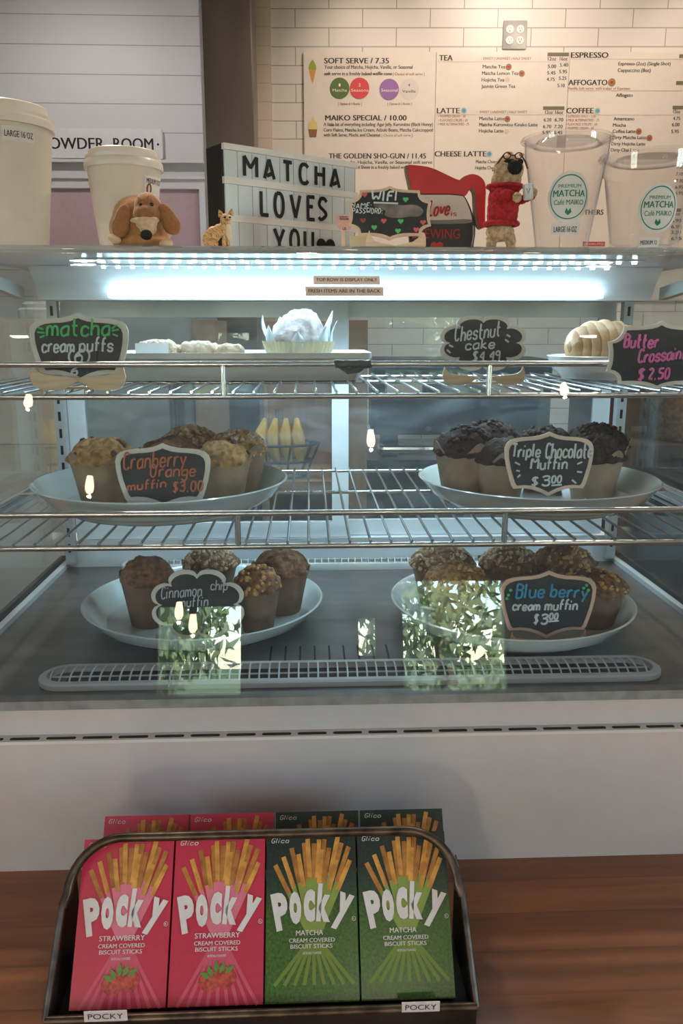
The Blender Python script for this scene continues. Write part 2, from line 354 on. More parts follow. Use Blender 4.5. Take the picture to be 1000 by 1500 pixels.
# far side: white tiled menu wall (square to the camera heading), marble return, shiplap wall with door
YW = 3.98
def mw(px, py):
    r = ray(px, py); q = r*(YW/r.dot(HD)); return q.dot(rgt), q.z+ZC
wloc = EYE + HD*YW; wloc.z = 0
TILE = brick_mat('white_subway_tile', (.66, .615, .59), (.645, .60, .575), (.30, .26, .24), .2999, .0766, .0022, .5, .42, shift=(-.0939+.15*1, -2.7842+.0766*36, 0))
MARB = brick_mat('marble_tile', (.62, .53, .45), (.60, .50, .42), (.42, .35, .30), .6, .0766, .0015, .5, .25, shift=(0, -2.7842+.0766*36, 0))
xa, xb = mw(398, 100)[0], mw(368, 100)[0]
o = struct('wall_back', MB().box((xa, 0, 0), (3.4, .12, 3.25)), TILE); o.location = wloc; o.rotation_euler = (0, 0, -YAW)
o = struct('trim_1', MB().box((xb-.03, -.015, 0), (xa, .12, 3.25)), MARB); o.location = wloc; o.rotation_euler = (0, 0, -YAW); o['label'] = 'marble tile end strip of the tiled wall'
SHIP = brick_mat('white_shiplap', (.56, .55, .56), (.55, .54, .55), (.30, .29, .30), 30, .1412, .0028, .5, .55, shift=(3, -3.0665+.1412*22, 0))
struct('wall_powder_side', MB().box((-4.1, 4.7, 0), (.2, 4.8, 3.25)), SHIP).name = 'wall_far'
WTRIM = M('white_trim_paint', (.58, .56, .57), .5, var=.02)
mb = MB(); mb.box((-.462, 3.93, 0), (-.36, 4.03, 3.25)); struct('trim_2', mb, WTRIM, 'white door jamb beside the steel column')
# powder-room door in the shiplap wall
t = thing('pink_door', (-1.0, 4.69, 0), 'dusty pink panelled door under the powder room board', 'door'); t.name = 'door_1'; t['kind'] = 'structure'
PINK = M('dusty_pink_paint', (.44, .31, .33), .6, var=.03)
MB().box((-.42, -.01, 0), (.42, .02, 2.215)).build('door_leaf', PINK, t, smooth=False)
mb = MB(); mb.box((-.50, -.03, 0), (-.42, .0, 2.215)); mb.box((.42, -.03, 0), (.50, 0, 2.215)); mb.box((-.50, -.03, 2.215), (1.1, 0, 2.262)); mb.box((-.53, -.035, 2.345), (1.1, 0, 2.36)); mb.box((-.53, -.045, 2.262), (1.1, 0, 2.275)); mb.build('door_casing', WTRIM, t, smooth=False)
MB().sphere((.34, -.05, 1.0), .03).build('door_knob', CHROME, t)
# powder room board
a, b = at(60, 232, 4.68), at(237, 190, 4.68)
t = thing('powder_room_board', ((a.x+b.x)/2-.1, 4.68, a.z), 'white wall board reading powder room above the pink door', 'sign')
W2 = b.x-a.x+.2; MB().box((-W2/2, -.015, 0), (W2/2, .02, b.z-a.z)).build('board', M('board_white', (.62, .60, .60), .5, var=.03), t, smooth=False)
mb = MB(); xo = -(a.x+b.x)/2+.1
pz0, pz1 = at(150, 219, 4.66).z-a.z, at(150, 202, 4.66).z-a.z
text(mb, 'POWDER', at(61, 210, 4.66).x+xo, at(152, 210, 4.66).x+xo, pz0+.002, pz1-pz0, T(0, -.0155, 0), bold=.022)
text(mb, 'ROOM', at(166, 210, 4.66).x+xo, at(224, 210, 4.66).x+xo, pz0+.002, pz1-pz0, T(0, -.0155, 0), bold=.022)
mb.prism(circle((at(231, 210, 4.66).x+xo, (pz0+pz1)/2), .006), .001, T(0, -.016, 0)); mb.build('lettering', BLACK, t, smooth=False)
# steel column
t = thing('steel_column', (-.31, 3.76, 0), 'tall brushed dark steel column left of the tiled wall', 'column', rz=-YAW)
mb = MB(); mb.rbox((-.107, -.09, 0), (.095, .1, 3.25), .006); mb.build('steel_cladding', STEEL, t)
MB().box((-.115, -.1, 0), (.103, .108, .1)).build('base_plate', STEEL, t, smooth=False)

# ------------------------------------------------------------------ menu board
MENUW = M('menu_board_face', (.68, .605, .56), .45, var=.015); INK = flat('menu_ink', (.03, .025, .025)); REDINK = flat('menu_red_ink', (.28, .09, .08)); OLIVE = flat('olive_print', (.16, .14, .09))
x0, zt = mw(444.5, 77); x1 = mw(1090, 77)[0]; zb = mw(500, 440)[1]
t = thing('menu_board', (wloc.x, wloc.y, 0), 'wide cream cafe menu board mounted on the white tiled wall', 'menu', rz=-YAW)
mb = MB()
s1, s2 = mw(638, 100)[0], mw(832.5, 100)[0]
for p, q in ((x0, s1-.001), (s1+.001, s2-.001), (s2+.001, x1)): mb.box((p, -.012, zb), (q, -.001, zt))
mb.build('board_panels', MENUW, t, smooth=False)
ink, red, oli = MB(), MB(), MB(); X = T(0, -.0128, 0)
def mt(mb, s, a, b, y, h, bold=.0, shear=0, sx=0):
    u0, z0 = mw(a, y); u1 = mw(b, y)[0]; text(mb, s, u0, u1, z0, h*.00305, X, bold, shear)
H1 = [('SOFT SERVE / 7.35',475,569,94.2),('MAIKO SPECIAL / 10.00',476.4,594.7,177.5),('THE GOLDEN SHO-GUN / 11.45',481.6,623,233),('TEA',642.6,662,90),('LATTE',639.4,672,167),('CHEESE LATTE',636,711,230),
      ('ESPRESSO',835,889,86),('AFFOGATO',831,887.5,126),('COFFEE',828,867.4,167),('OTHERS',846,882,315)]
for s, a, b, y in H1: hb = MB(); mt(hb, s, a, b, y, 7.4, .03); hb.build('heading_lettering', INK, t, smooth=False)
H2 = [('Your choice of Matcha, Hojicha, Vanilla, or Seasonal',475,603.5,102),('soft serve in a freshly baked waffle cone',475,573.5,111.5),('A little bit of everything including: Agar Jelly, Kuromitsu (Black Honey)',474,633,185.6),
      ('Corn Flakes, Matcha Ice Cream, Adzuki Beans, Matcha Cake,topped',474,633,193.7),('with Soft Serve, Mochi, and Chestnut',474,556.7,201),('Matcha, Hojicha, Vanilla, or Seasonal soft serve',500,632,240.7),('Gold Sheet in a freshly baked waffle',515,600,248),
      ('Matcha Tea',706,739,101.5),('Matcha Lemon Tea',705,758,111),('Hojicha Tea',704.5,737.5,120.7),('Jasmin Green Tea',704,753.4,130),('12oz',801,813,90),('16oz',818.5,829.6,90),('5.00',801,813,101),('5.40',818.5,830.5,99),('5.45',800,812,110.5),('5.95',817.5,829,108.7),('4.75',799.3,811,120),('5.25',817,828,118.3),('5.10',815,825.5,128.8),
      ('Matcha Latte',701,737.5,177),('Matcha Kuromitsu Kinako Latte',701,786,186),('Hojicha Latte',700.6,736,195),('12oz',797,808,168),('16oz',812,823,168),('6.20',795,806,179),('6.70',811,823.3,179),('6.70',794,806,188.8),('7.20',810.5,822.5,188.8),('5.95',793,805,197.5),('6.45',810,822,197.5),
      ('Matcha Cheese Latte',696,742,240),('Hojicha Cheese Latte',695,741,249),('Espresso (2oz) (Single Shot)',904,980,97),('Cappuccino (8oz)',903,951,106.6),('Affogato',900.4,925,143),('Americano',897,927,177.4),('Mocha',896,915,186.7),('Coffee Latte',895.6,928.6,195.7),('Dirty Matcha Latte',895,944.5,204.7),('Dirty Hojicha Latte',894,943,214),('Dirty Chai Latte',893,934,223),
      ('12oz',984,994,167),('4.75',983.5,994,177),('6.00',982,993,186),('5.95',981,992,196),('7.30',989,999,248),('7.10',988,998,258),('7.30',988,999,268),('6.95',987,998,277),('6.95',987,998,286),('20oz',980,994,316),('6.95',981,996,326),('6.95',981,996,335),('3.20',981,995,343),('6.95',981,996,352),('16oz',1004,1016,167),('5.20',1004,1016,177),('6.45',1004,1016,186),('6.45',1003,1015,196)]
for s, a, b, y in H2: mt(ink, s, a, b, y, 4.8, .022)
H3 = [('[ Choice of soft serve ]',575,621,111.5),('[ Option # 1 Bottle ]',495,529.5,155),('[ Option # 2 Bottle ]',567,602.5,155),('[ Choice of soft serve ]',558.5,603.4,201),('SWEET | UNSWEET | HALF SWEET',706.6,776.8,89),('SWEET | UNSWEET | HALF SWEET',701.5,770.8,167),('• WHIPPED CREAM - .60',641,681,173),('• FLAVORED SYRUPS - .60',641,684,179),('• MILK ALTERNATIVES - .75',641,686,184.7),
      ('Vanilla Soft serve  with a shot of Espresso',830.5,921,132.4),('• ESPRESSO SHOT - 2.00',828,871,173),('• MILK ALTERNATIVES - .75',828,876,179),('• FLAVORED SYRUPS - .60',827.5,873,185),('• WHIPPED CREAM - .60',827,868,190.6)]
for s, a, b, y in H3: hb = MB(); mt(hb, s, a, b, y, 3.6, .012); hb.build('red_lettering', REDINK, t, smooth=False)
for a, b, y0, y1 in ((800.5,832,78.4,83.8),(794,825.4,157,162),(992.5,1022,81,86),(988,1020,120,125),(983,1015,156,161),(973,996,306,311)):
    u0, z0 = mw(a, y1); u1, z1 = mw(b, y0); MB().box((u0, -.0005, z0), (u1, .0, z1), X).build('olive_size_bar', OLIVE, t, smooth=False)
lines = MB()
for a, b, y in ((640, 832, 92), (638, 826, 169), (835, 1000, 88), (829, 1000, 134), (827, 1000, 169.5)):
    u0, z0 = mw(a, y); u1 = mw(b, y)[0]; lines.box((u0, -.0004, z0-.0006), (u1, 0, z0+.0006), X)
ink.build('dark_lettering', INK, t, smooth=False); lines.build('rule_lines', flat('pale_rule', (.5, .42, .36)), t, smooth=False)
wl = MB()
for s, a, b, y in (('HOT / COLD',806,827,82.8),('HOT / COLD',799,820,161.2),('HOT / COLD',986,1010,160.2),('COLD',977,992,310)): wl = MB(); mt(wl, s, a, b, y, 3.2); wl.build('white_lettering', flat('white_print', (.75, .70, .66)), t, smooth=False)
for s, a, b, y in (('1',496,498.5,128),('Matcha',487,508,135.5),('2',525,528,128),('Seasonal',514,541,135.5),('Seasonal',558,582,135.5)): wl = MB(); u0, z0 = mw(a, y); text(wl, s, u0, mw(b, y)[0], z0, .012, T(0, -.0148, 0)); wl.build('white_lettering', flat('white_print', (.75, .70, .66)), t, smooth=False)
for (cx, cy), c, nm in (((497.3,130.5), (.09, .15, .04), 'green_disc'), ((526.3,130.5), (.60, .06, .07), 'red_disc'), ((569.5,132.2), (.28, .13, .36), 'purple_disc'), ((598.8,132.2), (.62, .55, .53), 'pale_disc')):
    MB().prism(circle(mw(cx, cy), .044, n=40), .0006, T(0, -.0135 - (.0004 if nm == 'red_disc' else 0), 0)).build(nm, flat('menu_'+nm, c), t, smooth=False)
mb = MB(); u0, z0 = mw(597, 128); text(mb, '4', u0, mw(600, 128)[0], z0, .012, T(0, -.0148, 0)); u0, z0 = mw(588.5, 137); text(mb, 'Vanilla', u0, mw(608, 137)[0], z0, .012, T(0, -.0148, 0)); mb.build('disc_lettering', INK, t, smooth=False)
def icon(nm, O, mat, d): MB().prism(O, .0004, T(0, d, 0)).build(nm, mat, t, smooth=False)
for cx, cy in ((744,99.4),(763,109),(742,175.6),(894.4,122),(933.7,193.6),(949.3,203)):
    c = mw(cx, cy); icon('heart_icon_disc', circle(c, .0135 if cx != 894.4 else .017), flat('icon_olive', (.25, .20, .10)), -.0132); icon('heart_icon', heart_outline(c, .016), flat('icon_heart_red', (.55, .02, .02)), -.0138)
for cx, cy in ((678.5,163),(715.6,226.5),(873.4,163.6)):
    c = mw(cx, cy); icon('cold_icon_disc', circle(c, .014), flat('icon_pale_blue', (.42, .50, .55)), -.0132); icon('cold_icon', circle(c, .009), flat('icon_blue', (.12, .30, .48)), -.0138)
for cx, cy in ((742,118),(740.5,194)): icon('pale_icon', circle(mw(cx, cy), .011), flat('icon_pale', (.60, .48, .42)), -.0132)
def mp(pts): return [mw(*p) for p in pts]
MB().prism(mp([(452.5,102),(463,102),(458.2,124)]), .0006, T(0, -.0134, 0)).build('cone_print', flat('waffle_orange', (.60, .28, .06)), t, smooth=False)
MB().prism(mp([(452.3,103),(452.6,98),(454.5,93),(457.7,88.5),(460.6,93),(462.8,98),(463.2,103)]), .0008, T(0, -.0138, 0)).build('green_swirl_print', flat('matcha_swirl', (.27, .33, .06)), t, smooth=False)
MB().prism(mp([(451.5,190),(464.5,190),(463,201.5),(453.5,201.5)]), .0006, T(0, -.0134, 0)).build('sundae_cup_print', flat('sundae_brown', (.25, .10, .05)), t, smooth=False)
MB().prism(mp([(451,190.5),(452.5,181),(456,177),(458,170.5),(460.5,177),(464,181),(465,190.5)]), .0008, T(0, -.0138, 0)).build('sundae_top_print', flat('sundae_cream', (.62, .52, .20)), t, smooth=False)
u0, z0 = mw(852, 361); u1, z1 = mw(884.5, 354.5); MB().box((u0, -.0136, z0), (u1, -.0126, z1)).build('red_print_bar', flat('bar_red', (.40, .03, .04)), t, smooth=False)
mb = MB(); text(mb, 'EKOKUTO', u0+.006, u1-.006, z0+.005, z1-z0-.01, T(0, -.0142, 0)); mb.build('red_bar_lettering', flat('white_print', (.75, .70, .66)), t, smooth=False)
# outlet on the tiles
u0, z0 = mw(735, 73); u1, z1 = mw(772, 30.5)
c = wloc + rgt*((u0+u1)/2)
t = thing('electrical_outlet', (c.x, c.y, z0), 'double white electrical outlet plate on the tiles above the menu', 'outlet', rz=-YAW)
W_, H_ = u1-u0, z1-z0
mb = MB(); mb.rbox((-W_/2, -H_/2, 0), (W_/2, H_/2, .007), .006, T(0, -.0, H_/2) @ rotx(pi/2)); mb.build('cover_plate', M('outlet_plate_grey', (.40, .38, .38), .45, var=.02), t)
for i in (-1, 1):
    for j in (-1, 1):
        cx, cz = i*W_*.215, H_/2+j*H_*.19
        f = MB().prism(circle((cx, cz), .0165, .0165), .003, T(0, -.0095, 0)).build('socket', M('outlet_white', (.70, .67, .64), .35, var=.02), t)
        sm = MB()
        for dx in (-.006, .006): sm.box((cx+dx-.001, -.0099, cz), (cx+dx+.001, -.0094, cz+.008))
        sm.prism(circle((cx, cz-.007), .0026), .0005, T(0, -.0099, 0)); sm.build('socket_slots', BLACK, f, smooth=False)
# ------------------------------------------------------------------ staff side behind the case
WOODB = wood_mat('warm_brown_wood', (.20, .12, .07), (.34, .21, .12), 3, (9, 9, 1), None, .45)
t = thing('back_counter', (1.75, 3.50, 0), 'dark staff back counter running along the tiled wall', 'counter', rz=-YAW)
MB().box((-1.6, -.33, .92), (2.0, .33, .96)).build('worktop', M('dark_worktop', (.05, .048, .046), .3), t, smooth=False)
MB().box((-1.58, -.30, 0), (1.98, .32, .92)).build('cabinet_body', M('grey_cabinet', (.12, .115, .11), .5), t, smooth=False)
t = thing('espresso_machine', (.62, 3.42, .96), 'black espresso machine on the back counter behind right case door', 'coffee machine', rz=-YAW)
MB().rbox((-.36, -.2, .10), (.36, .2, .40), .03).build('machine_body', BLACK, t)
mb = MB()
for x in (-.28, .28): MB().box((x-.03, -.15, 0), (x+.03, .15, .10)).build('machine_foot', BLACK, t, smooth=False)
for a, b in (((-.30, -.202, .26), (-.16, -.2, .33)), ((.10, -.202, .25), (.32, -.2, .33))): MB().box(a, b).build('label_plate', flat('pale_plate', (.45, .40, .38)), t, smooth=False)
MB().rbox((-.34, -.34, .04), (.34, -.2, .07), .02).build('drip_tray', CHROME, t)
for x in (-.15, .15): MB().tube([(x, -.2, .16), (x, -.27, .15), (x, -.36, .145)], .012).build('filter_handle', CHROME, t)
t = thing('wooden_rack', (-.08, 2.45, 0), 'open brown wooden rack behind the left case door', 'rack')
for x in (-.205, .215): MB().box((x-.03, -.17, 0), (x+.03, .17, 1.50)).build('upright', WOODB, t, smooth=False)
for z in (.55, 1.02): MB().box((-.175, -.17, z), (.185, .17, z+.03)).build('rack_shelf', WOODB, t, smooth=False)
MB().box((-.05, .14, .58), (.185, .165, 1.50)).build('back_panel', wood_mat('light_brown_panel', (.30, .19, .12), (.42, .28, .18), 3, (9, 9, 1), None, .5), t, smooth=False)
t = thing('refrigerator', (-.55, 2.9, 0), 'grey blue staff refrigerator left of the wooden rack', 'refrigerator')
FR = M('fridge_grey', (.26, .30, .32), .4, var=.04)
MB().rbox((-.34, -.28, .05), (.20, .35, 1.56), .02).build('fridge_body', FR, t); MB().rbox((-.335, -.33, .08), (.195, -.285, 1.54), .015).build('fridge_door', FR, t)
MB().tube([(.13, -.345, .8), (.13, -.37, .82), (.13, -.37, 1.35), (.13, -.345, 1.37)], .011).build('door_handle', CHROME, t)
MB().box((-.3, -.25, 0), (.16, .3, .05)).build('fridge_plinth', BLACK, t, smooth=False)
t = thing('fruit_basket', (-.09, 2.36, 1.05), 'black wire fruit basket on the wooden rack shelf', 'basket')
mb = MB()
for z, r_ in ((.004, .08), (.05, .10), (.10, .12)): mb.tube([(r_*cos(2*pi*k/20), r_*.6*sin(2*pi*k/20), z) for k in range(20)], .004, 6, True)
for k in range(10): a = 2*pi*k/10; mb.tube([(.08*cos(a), .048*sin(a), .004), (.12*cos(a), .072*sin(a), .10)], .003)
mb.build('wire_frame', BLACK, t)
t = thing('banana_bunch', (-.085, 2.36, 1.06), 'bunch of yellow bananas in the black wire basket', 'fruit')
BAN = M('banana_yellow', (.55, .36, .06), .5, var=.2, scale=15)
for k in range(4):
    a = -.5+.33*k
    MB().tube([(-.04+.03*k, -.02*cos(a), .165), (-.055+.036*k, -.03, .12), (-.055+.038*k, -.035, .07), (-.03+.03*k, -.03, .03)], [.006, .018, .018, .006], 8).build('banana', BAN, t)
MB().tube([(0, -.01, .16), (0, -.005, .19)], .012).build('banana_stem', BARK, t)
t = thing('pastry_tray', (.57, 2.2, .96), 'gold edged tray of pastries on the prep stand behind the case', 'tray')
MB().rbox((-.10, -.07, .14), (.10, .07, .155), .02).build('tray', M('brass_tray', (.45, .34, .15), .35, metal=.7), t)
blob('pastry_fill', [((-.04, 0, .165), (.035, .03, .02)), ((.03, .01, .168), (.04, .03, .022))], .004, M('pastry_tan', (.42, .27, .12), .6), t)
MB().box((-.12, -.09, -.96), (.12, .09, .14)).build('stand', M('grey_cabinet', (.12, .115, .11), .5), t, smooth=False)
# partition seen through the left end glass; shelf of baskets through the right end glass
struct('wall_partition', MB().box((-2.3, 2.0, 0), (-.62, 2.08, 1.50)), brick_mat('beige_stone_tile', (.55, .52, .47), (.50, .47, .42), (.34, .31, .28), .30, .60, .002, 0, .6)).name = 'wall_side'
t = thing('dark_shelf_unit', (1.25, 2.05, 0), 'dark wooden shelf unit beyond the right end of the case', 'shelf')
DKW = wood_mat('dark_shelf_wood', (.03, .022, .018), (.06, .045, .035), 3, (1, 9, 9), None, .5)
for z in (.35, .75, 1.18): MB().box((-.5, -.2, z), (.5, .2, z+.03)).build('shelf_board', DKW, t, smooth=False)
for x in (-.52, .5): MB().box((x, -.2, 0), (x+.02, .2, 1.45)).build('side_panel', DKW, t, smooth=False)
MB().box((-.5, .18, 0), (.5, .2, 1.45)).build('back_panel', DKW, t, smooth=False)
WICK = M('wicker', (.26, .15, .08), .7, var=.5, scale=90, bump=.6)
bk = None
for i, (x, lb) in enumerate(((.95, 'brown wicker basket on the dark shelf, nearest the case'), (1.25, 'brown wicker basket on the dark shelf, middle of three'), (1.55, 'brown wicker basket on the dark shelf, farthest right'))):
    if bk is None:
        bk = thing('wicker_basket', (x, 1.99, 1.21), lb, 'basket', 'wicker baskets on the dark shelf')
        MB().lathe([(.09, 0), (.105, .05), (.12, .11), (.125, .125), (.115, .125), (.10, .06), (.085, .012)], 32, rf=lambda a, j: 1+.015*sin(a*16+j*pi)).build('basket_body', WICK, bk)
        MB().tube([(.122*cos(2*pi*k/32), .122*sin(2*pi*k/32), .125) for k in range(32)], .007, 6, True).build('rim', WICK, bk)
    else: copy_thing(bk, (x, 1.99, 1.21), lb)
# ------------------------------------------------------------------ lamps: warm ceiling downlights and bare bulbs behind the camera
WARM = (1.0, .83, .66)
def downlight(x, y, watts, size, lb, aim=None, blend=.6, z=3.25, color=WARM):
    t = thing('ceiling_downlight', (x, y, z), lb, 'light', 'ceiling downlights')
    mb = MB(); mb.lathe([(.045, -.004), (.065, -.012), (.07, 0)], 32, capb=False); mb.build('trim_ring', WTRIM, t)
    MB().prism(circle((0, 0), .045), .002, T(0, 0, -.006) @ rotx(pi/2)).build('lens', M('lamp_lens', (.9, .8, .7), .5, em=(color, 12)), t)
    l = bpy.data.lights.new('downlight_lamp', 'SPOT'); l.energy = watts; l.spot_size = R(size); l.spot_blend = blend; l.color = color; l.shadow_soft_size = .04
    o = bpy.data.objects.new('downlight_lamp', l); COL.objects.link(o); o.parent = t; o.location = (0, 0, -.02)
    d = Vector(aim or (0, 0, -1)); o.rotation_euler = d.to_track_quat('-Z', 'Y').to_euler()
for x, lb in ((.22, 'ceiling downlight over the left menu panel'), (1.72, 'ceiling downlight over the right menu panel')):
    downlight(x, 3.60, SPOT_POWER*.62, 84, lb, (0, .22, -1), .8)
downlight(.95, 2.95, SPOT_POWER*3.7, 120, 'ceiling downlight facing the middle of the menu', (0, .75, -1), .9)
downlight(-1.15, 3.6, SPOT_POWER*1.9, 120, 'ceiling downlight before the shiplap wall', (0, .8, -1), .9, color=(1, .94, .92))
for x, y, lb in ((-.75, 1.86, 'ceiling downlight over the case, left'), (1.0, 1.86, 'ceiling downlight over the case, right'), (0, 2.7, 'added fill downlight over the staff aisle'), (-1.4, -1.8, 'added fill downlight in the seating area, left'), (1.4, -1.8, 'added fill downlight in the seating area, right')):
    downlight(x, y, SPOT_POWER*(6.5 if 1.8 < y < 2 else 2.0), 130, lb, None, .9)  # aisle and seating lamps are added fill, out of view
bulbp = None
BULB = M('filament_glass', (1, .8, .55), .2, em=((1.0, .72, .42), 28))
for x, y, z, lb in ((-.90, -1.6, 1.84, 'bare glowing bulb on a cord, lowest at the left'), (-1.17, -1.6, 2.24, 'bare glowing bulb on a cord, farthest left'), (.26, -1.6, 2.03, 'bare glowing bulb on a cord, near the middle'), (-.47, -1.6, 1.27, 'bare glowing bulb hanging before the left street window'), (-.55, -1.75, 1.33, 'second bare bulb hanging before the left street window'), (1.1, -1.6, 2.3, 'bare glowing bulb on a cord at the right')):
    t = thing('pendant_bulb', (x, y, z), lb, 'light', 'pendant bulbs behind the viewer')
    MB().lathe([(.001, -.045), (.010, -.042), (.017, -.028), (.018, -.012), (.014, .012), (.011, .03)], 20, capt=True).build('bulb', BULB, t)
    MB().tube([(0, 0, .03), (0, 0, .075)], .016).build('lamp_holder', BLACK, t)
    MB().tube([(0, 0, .075), (0, 0, 3.25-z)], .003, 6).build('cord', BLACK, t)
    l = bpy.data.lights.new('bulb_lamp', 'POINT'); l.energy = ROOM_POWER; l.color = WARM; l.shadow_soft_size = .006
    o = bpy.data.objects.new('bulb_lamp', l); COL.objects.link(o); o.parent = t; o.location = (0, 0, -.056)
# ================================================================== COUNTER AND DISPLAY CASE
def V(x, y, z): return Vector((x, y, z+ZC))
CT = .90-ZC                                       # counter top, eye-relative
OAK = wood_mat('oak_counter', (.24, .08, .024), (.50, .18, .055), 2.6, (1.2, 16, 9), (1.3, .0505), .42, .05)
t = thing('wood_counter', (0, .85, 0), 'long brown wood plank counter carrying the display case', 'counter')
mb = MB(); mb.rbox((-2.4, -.62, .86), (2.6, .62, .90), .008); mb.build('counter_top', OAK, t)
MB().box((-2.35, -.52, 0), (2.55, .60, .86)).build('counter_base', M('counter_base_paint', (.45, .43, .42), .6), t, smooth=False)
case = thing('display_case', (.06, 1.1, .90), 'white glass fronted pastry display case on the wood counter', 'display case')
def cp(name, mb, mat, parent=None, **k):
    o = mb.build(name, mat, parent or case, world=True, **k)
    return o
XL, XR = -.416, .534
def bx(a, b): return ((a[0], a[1], a[2]+ZC), (b[0], b[1], b[2]+ZC))
cp('base_panel', MB().box(*bx((-.46, .785, CT), (.58, .80, -.424))), WHITE_PAINT, smooth=False)
cp('base_body', MB().box(*bx((-.455, .80, CT+.002), (.575, 1.42, -.412))), WHITE_PAINT, smooth=False)
mb = MB(); mb.box(*bx((-.46, .785, -.424), (.58, .7995, -.4205)))
cp('vent_ledge', mb, M('lit_ledge_enamel', (.62, .58, .55), .35, var=.02), smooth=False)  # light from above put into the ledge's paler, warmer enamel
mb = MB()
for k in range(-11, 14):
    x = .0385+k*.0378; mb.rbox((x-.0155, .7885, -.4206+ZC), (x+.0155, .7935, -.4200+ZC), .002)
cp('vent_slots', mb, BLACK, smooth=False)
cp('window_band', MB().box(*bx((-.46, .7975, -.4165), (.58, .805, -.388))), WHITE_PAINT, smooth=False)
cp('glass_channel', MB().box(*bx((-.46, .7905, -.388), (.58, .806, -.378))), GASKET, smooth=False)
# curved front glass
def gprofile(n=16):
    P = [(.797+.2*(z+.379), z) for z in (-.379, -.30, -.20, -.10, -.02)]
    y0, z0 = P[-1]; th0 = math.atan(.2); zt = .097; r = (zt-z0)/(1-sin(th0))
    for k in range(1, n+1):
        th = th0+(pi/2-th0)*k/n; P.append((y0+r*(cos(th0)-cos(th)), z0+r*(sin(th)-sin(th0))))
    return P
GP = gprofile(); YT = GP[-1][0]
def gin(off):
    Q = []
    for i, p in enumerate(GP):
        a, b = GP[max(i-1, 0)], GP[min(i+1, len(GP)-1)]; d = Vector((b[0]-a[0], b[1]-a[1])).normalized()
        Q.append((p[0]+d.y*off, p[1]-d.x*off))
    return Q
def sheet(P, Q, xa, xb):
    n = len(P); Vv = [V(xa, *p) for p in P]+[V(xb, *p) for p in P]+[V(xa, *p) for p in Q]+[V(xb, *p) for p in Q]; Fs = []
    for i in range(n-1):
        Fs += [[i, i+1, n+i+1, n+i], [2*n+i, 3*n+i, 3*n+i+1, 2*n+i+1], [i, 2*n+i, 2*n+i+1, i+1], [n+i, n+i+1, 3*n+i+1, 3*n+i]]
    Fs += [[0, n, 3*n, 2*n], [n-1, 3*n-1, 4*n-1, 2*n-1]]
    return MB().add(Vv, Fs)
cp('front_glass', sheet(GP, gin(.005), XL-.018, XR+.018), GLASS_F, ang=30)
def glass_at(px, py):
    r = ray(px, py); best = None
    for a, b in zip(GP[:-1], GP[1:]):
        # ray (t*r.y, t*r.z) meets segment
        den = r.y*(b[1]-a[1])-r.z*(b[0]-a[0])
        if abs(den) < 1e-9: continue
        u = (a[1]*r.y-a[0]*r.z)/-den; tt = (a[0]+(b[0]-a[0])*u)/r.y
        if -1e-6 <= u <= 1+1e-6 and (best is None or tt < best[0]): best = (tt, math.atan2(b[0]-a[0], b[1]-a[1]))
    return EYE+r*best[0], best[1]
# deck, its slots, side rails
DECK = M('deck_steel', (.17, .16, .155), .30, metal=.55, var=.18, scale=9, stretch=(1, 3, 1))
cp('deck', MB().box(*bx((XL-.012, .806, -.405), (XR+.012, 1.385, -.400))), DECK, smooth=False)
mb = MB()
for x in [.005+.0185*k for k in range(-3, 6)]:
    mb.box(*bx((x-.0012, .812, -.4), (x+.0012, .848, -.3994))); mb.box(*bx((x-.0012, .935, -.4), (x+.0012, .985, -.3994)))
cp('deck_slots', mb, BLACK, smooth=False)
for s, x in ((-1, XL), (1, XR)):
    cp('side_rail', MB().box(*bx((min(x, x+s*.02), .835, -.400), (max(x, x+s*.02), 1.385, -.392))), LEDWHITE, smooth=False)
    cp('side_rail_gasket', MB().box(*bx((min(x+s*.010, x+s*.02), .80, -.392), (max(x+s*.010, x+s*.02), 1.385, -.386))), BLACK, smooth=False)
    O = [(p[0]+.007, p[1]-.007) for p in GP]+[(1.385, .088), (1.385, -.386), (.80, -.386)]
    mb = MB(); n = len(O); xx = x+s*.014
    mb.add([V(xx-.002, *p) for p in O]+[V(xx+.002, *p) for p in O], [list(range(n)), [n+i for i in range(n)][::-1]]+[[i, n+i, n+(i+1) % n, (i+1) % n] for i in range(n)])
    cp('end_glass', mb, GLASS_S, smooth=False)
    # curved top rail of the end glass
    mb = MB(); pts = [(.905, .020), (.945, .052), (1.0, .068), (1.08, .070), (1.17, .064), (1.27, .054)]
    for a, b in zip(pts[:-1], pts[1:]): mb.add([V(xx+q, y, z+h) for q in (-.006, .006) for (y, z) in (a, b) for h in (-.009, .009)], [[0, 1, 3, 2], [4, 6, 7, 5], [0, 2, 6, 4], [1, 5, 7, 3], [0, 4, 5, 1], [2, 3, 7, 6]])
    cp('end_rail', mb, LEDWHITE, smooth=False)
    # slotted rear standard
    st = MB().box(*bx((min(x, x-s*.016), 1.345, -.392), (max(x, x-s*.016), 1.36, .045)))
    o = cp('slotted_standard', st, M('zinc_post', (.42, .45, .47), .35, metal=.5, var=.06), smooth=False)
    mb = MB()
    for k in range(15): z = -.37+k*.028; mb.box((x-s*.008-.0022, 1.3445, z+ZC), (x-s*.008+.0022, 1.3455, z+.015+ZC))
    cp('post_slots', mb, BLACK, smooth=False)
